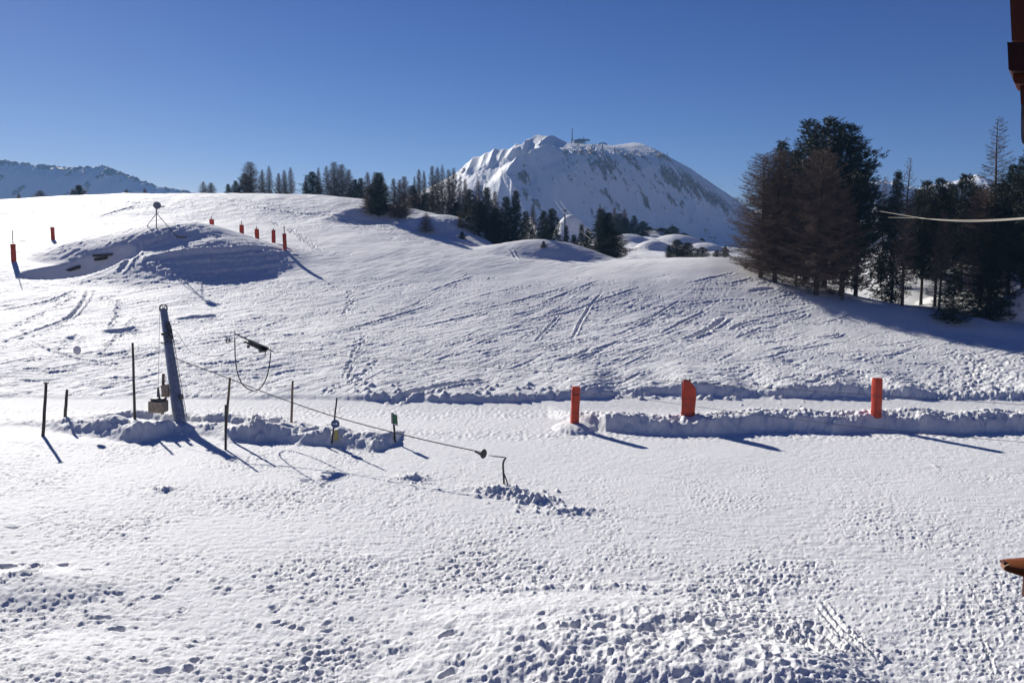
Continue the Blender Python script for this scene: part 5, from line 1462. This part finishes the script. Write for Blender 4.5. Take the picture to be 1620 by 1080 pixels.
for (u, vt, lab, dx) in [(875, 215.5, 'left one of two thin antenna poles left of the summit station', 0), (877.5, 216, 'right one of two thin antenna poles left of the summit station', 0), (1056, 240.5, 'thin pole on the right shoulder of the mountain', 0)]:
    Yq = 1000 if u < 1000 else 1018
    g0 = sg(u, Yq); ob = MB(g0).tube([g0 - Vector((0, 0, 2)), sp(u, vt, Yq)], [.28, .2], 5)
    for k in range(3): ob.box(sp(u, vt + 1.2 + k * 1.6, Yq), (.9, .5, .35))
    tagt(ob.build('antenna_pole', M['far_dark'], None), lab, 'antenna', 'thin poles on the mountain')

# lift line below the mountain
g0 = Vector((P(893.5, 352, 320).x, 320, ground(P(893.5, 352, 320).x, 320)))
o = thing('chairlift_pylon', g0, 'small lift pylon standing left of the sunlit hillock', 'pylon')
b = MB(g0); b.tube([g0 - Vector((0, 0, 1)), P(893.8, 332, 320)], [.35, .28], 7); b.build('mast', M['steel_dark'], o)
b = MB(g0); b.tube([P(889, 333.5, 320), P(897, 332.5, 320)], .25, 6); b.build('crossarm', M['steel_dark'], o)
cable('chairlift_cable', [(878, 318, 420), (889, 333.5, 320), (900, 343, 270)], 0.055, M['rope_pale'], 'left pale cable stub over the pylon by the hillock', 'cable', 1)
cable('chairlift_cable', [(886, 318, 420), (897, 332.5, 320), (903, 340, 290)], 0.055, M['rope_pale'], 'right pale cable stub over the pylon by the hillock', 'cable', 1)
cable('chairlift_cable', [(915, 362, 112), (924, 370, 110.5), (934, 378, 108)], 0.035, M['rope_pale'], 'pale slanting cable before the firs, left of the big fir', 'cable', 1)
cable('chairlift_cable', [(922, 359, 112), (930, 366, 110.5), (939, 372, 108)], 0.035, M['rope_pale'], 'second pale slanting cable touching the big fir', 'cable', 1)
g0 = hit(735, 348, 100)
o = thing('tilted_pole', g0, 'pale pole leaning against the left of the dark wood', 'pole')
b = MB(g0); b.tube([g0 - Vector((.2, 0, .3)), P(750, 331, g0.y)], 0.11, 7); b.build('shaft', M['grey_metal'], o)
g0 = hit(989, 406, 90)
o = tagt(MB(g0).tube([g0 - Vector((0, 0, .3)), g0 + Vector((0, 0, 1.5))], .05, 6).box(g0 + Vector((0, 0, .9)), (.7, .06, .1)).build('marker_stake', M['wood_dark'], None), 'short crossed stake in the snow right of the big dark fir', 'stake')

# ropes in front of the right-hand wood
cable('rope', [(1392, 334, 66), (1420, 339, 60), (1470, 347, 45), (1520, 350.5, 32), (1560, 350, 26), (1620, 346.5, 20), (1800, 330, 13)], 0.015, M['rope_pale'], 'lower thicker pale rope across the dark trees at right', 'rope')
cable('rope', [(1405, 344, 66), (1440, 344.5, 55), (1480, 347.0, 43), (1540, 348.8, 30), (1620, 345.2, 20.3), (1800, 328, 13.2)], 0.011, M['rope_pale'], 'upper thinner pale rope joining the thicker one at right', 'rope')

# ================================================================ CHALET CORNER (upper right) and BALCONY RAIL (lower right)
YC = 3.2
def quad_block(pts, Y0, depth, m, name, parent, org, right=1.2):
    """pts: left outline from top to bottom (u, v); the block runs on to the right"""
    b = MB(org); a = [P(u, v, Y0) for u, v in pts]; r = [Vector((p.x + right, Y0, p.z)) for p in (a[0], a[-1])]
    poly = a + [r[1], r[0]]; n = len(poly); bk = [p + Vector((0.72, 1.0, 0)) * depth for p in poly]
    b.add(poly + bk, [tuple(range(n)), tuple(reversed(range(n, 2 * n)))] + [(i, i + n, (i + 1) % n + n, (i + 1) % n) for i in range(n)])
    return b.build(name, m, parent)


co = thing('chalet_corner', P(1620, 120, YC), 'dark brown timber corner of a chalet roof hanging into the top right', 'chalet'); cob = co.location.copy()
quad_block([(1596.5, -60), (1597.5, 0), (1600.5, 64)], YC + .05, .35, M['stain_wood'], 'gable_boards', co, cob)
quad_block([(1593, 67), (1593.5, 66), (1595.5, 110), (1600, 112.5)], YC - .03, .22, M['rail_dark'], 'roof_beam', co, cob)
quad_block([(1602.5, 112), (1603, 128), (1605, 131.5), (1613, 133)], YC + .02, .14, M['stain_wood'], 'beam_end', co, cob)
quad_block([(1613, 130), (1615, 165), (1616, 167)], YC + .06, .16, M['stain_wood'], 'corner_post', co, cob)
quad_block([(1615.5, 166), (1615, 190), (1615.3, 218), (1617, 226), (1619, 228)], YC + .03, .2, M['lichen_stone'], 'stone_pier', co, cob)
YR = 3.5
ro = thing('balcony_rail', P(1610, 893, YR), 'orange brown balcony rail end with a split tip at the lower right', 'railing'); rob = ro.location.copy()
a0 = P(1586, 892, YR)
dr = Vector((1, -0.30, -0.015)); nrm = Vector((0.29, 0.957, 0))
b = MB(rob); secs = []
for (f, hu, hd_, w) in [(0.0, .020, .018, .030), (0.02, .024, .024, .040), (0.08, .036, .034, .060), (0.14, .044, .040, .07), (0.9, .046, .042, .07)]:
    c = a0 + dr * f
    secs += [c + nrm * w * .3 + Vector((0, 0, hu)), c - nrm * w * .3 + Vector((0, 0, hu)), c - nrm * w * .95 + Vector((0, 0, hu * .25)), c - nrm * w + Vector((0, 0, -hd_ * .5)), c - nrm * w * .8 + Vector((0, 0, -hd_)), c + nrm * w * .8 + Vector((0, 0, -hd_)), c + nrm * w + Vector((0, 0, hu * .3))]
K7 = 7; fs = [tuple(range(K7)), tuple(reversed(range(4 * K7, 5 * K7)))]
for i in range(4):
    for k in range(K7): fs.append((i * K7 + k, (i + 1) * K7 + k, (i + 1) * K7 + (k + 1) % K7, i * K7 + (k + 1) % K7))
b.add(secs, fs); b.build('handrail', M['rail_wood'], ro, True)
b = MB(rob); e0 = P(1587.5, 897.5, YR - .045); e1 = P(1597.5, 891.5, YR - .075); b.tube([e0, (e0 + e1) / 2 + Vector((0, 0, .002)), e1], [.0022, .003, .0014], 6); b.build('splinter', M['cut_wood'], ro)
b = MB(rob); b.box(P(1588.5, 889.5, YR - .035), (.022, .03, .012), Matrix.Rotation(.3, 3, 'Y')); b.build('tip_crack', M['rail_dark'], ro)
b = MB(rob); pt_ = P(1617, 944.5, YR); pu_ = P(1617, 902, YR); b.box(Vector((pt_.x + .062, YR - .01, (pt_.z + pu_.z) / 2)), (.12, .05, pu_.z - pt_.z), None, .008); b.build('baluster', M['rail_dark'], ro)

# ================================================================ AIR: a thin even haze over the whole valley
hz = MB(); hz.box((0, 850, 108), (4600, 1800, 244)); ho_ = hz.build('haze', None or bpy.data.materials.new('haze'), None)
hm_ = ho_.data.materials[0]; hm_.use_nodes = True; hn = hm_.node_tree.nodes; hn.clear()
pv = hn.new('ShaderNodeVolumePrincipled'); pv.inputs['Color'].default_value = (0.26, 0.55, 1.0, 1); pv.inputs['Density'].default_value = 0.00021; pv.inputs['Anisotropy'].default_value = 0.1
oo = hn.new('ShaderNodeOutputMaterial'); hm_.node_tree.links.new(pv.outputs[0], oo.inputs['Volume'])
ho_['kind'] = 'stuff'; ho_['label'] = 'thin blue mountain air softening the far slopes'; ho_['category'] = 'haze'
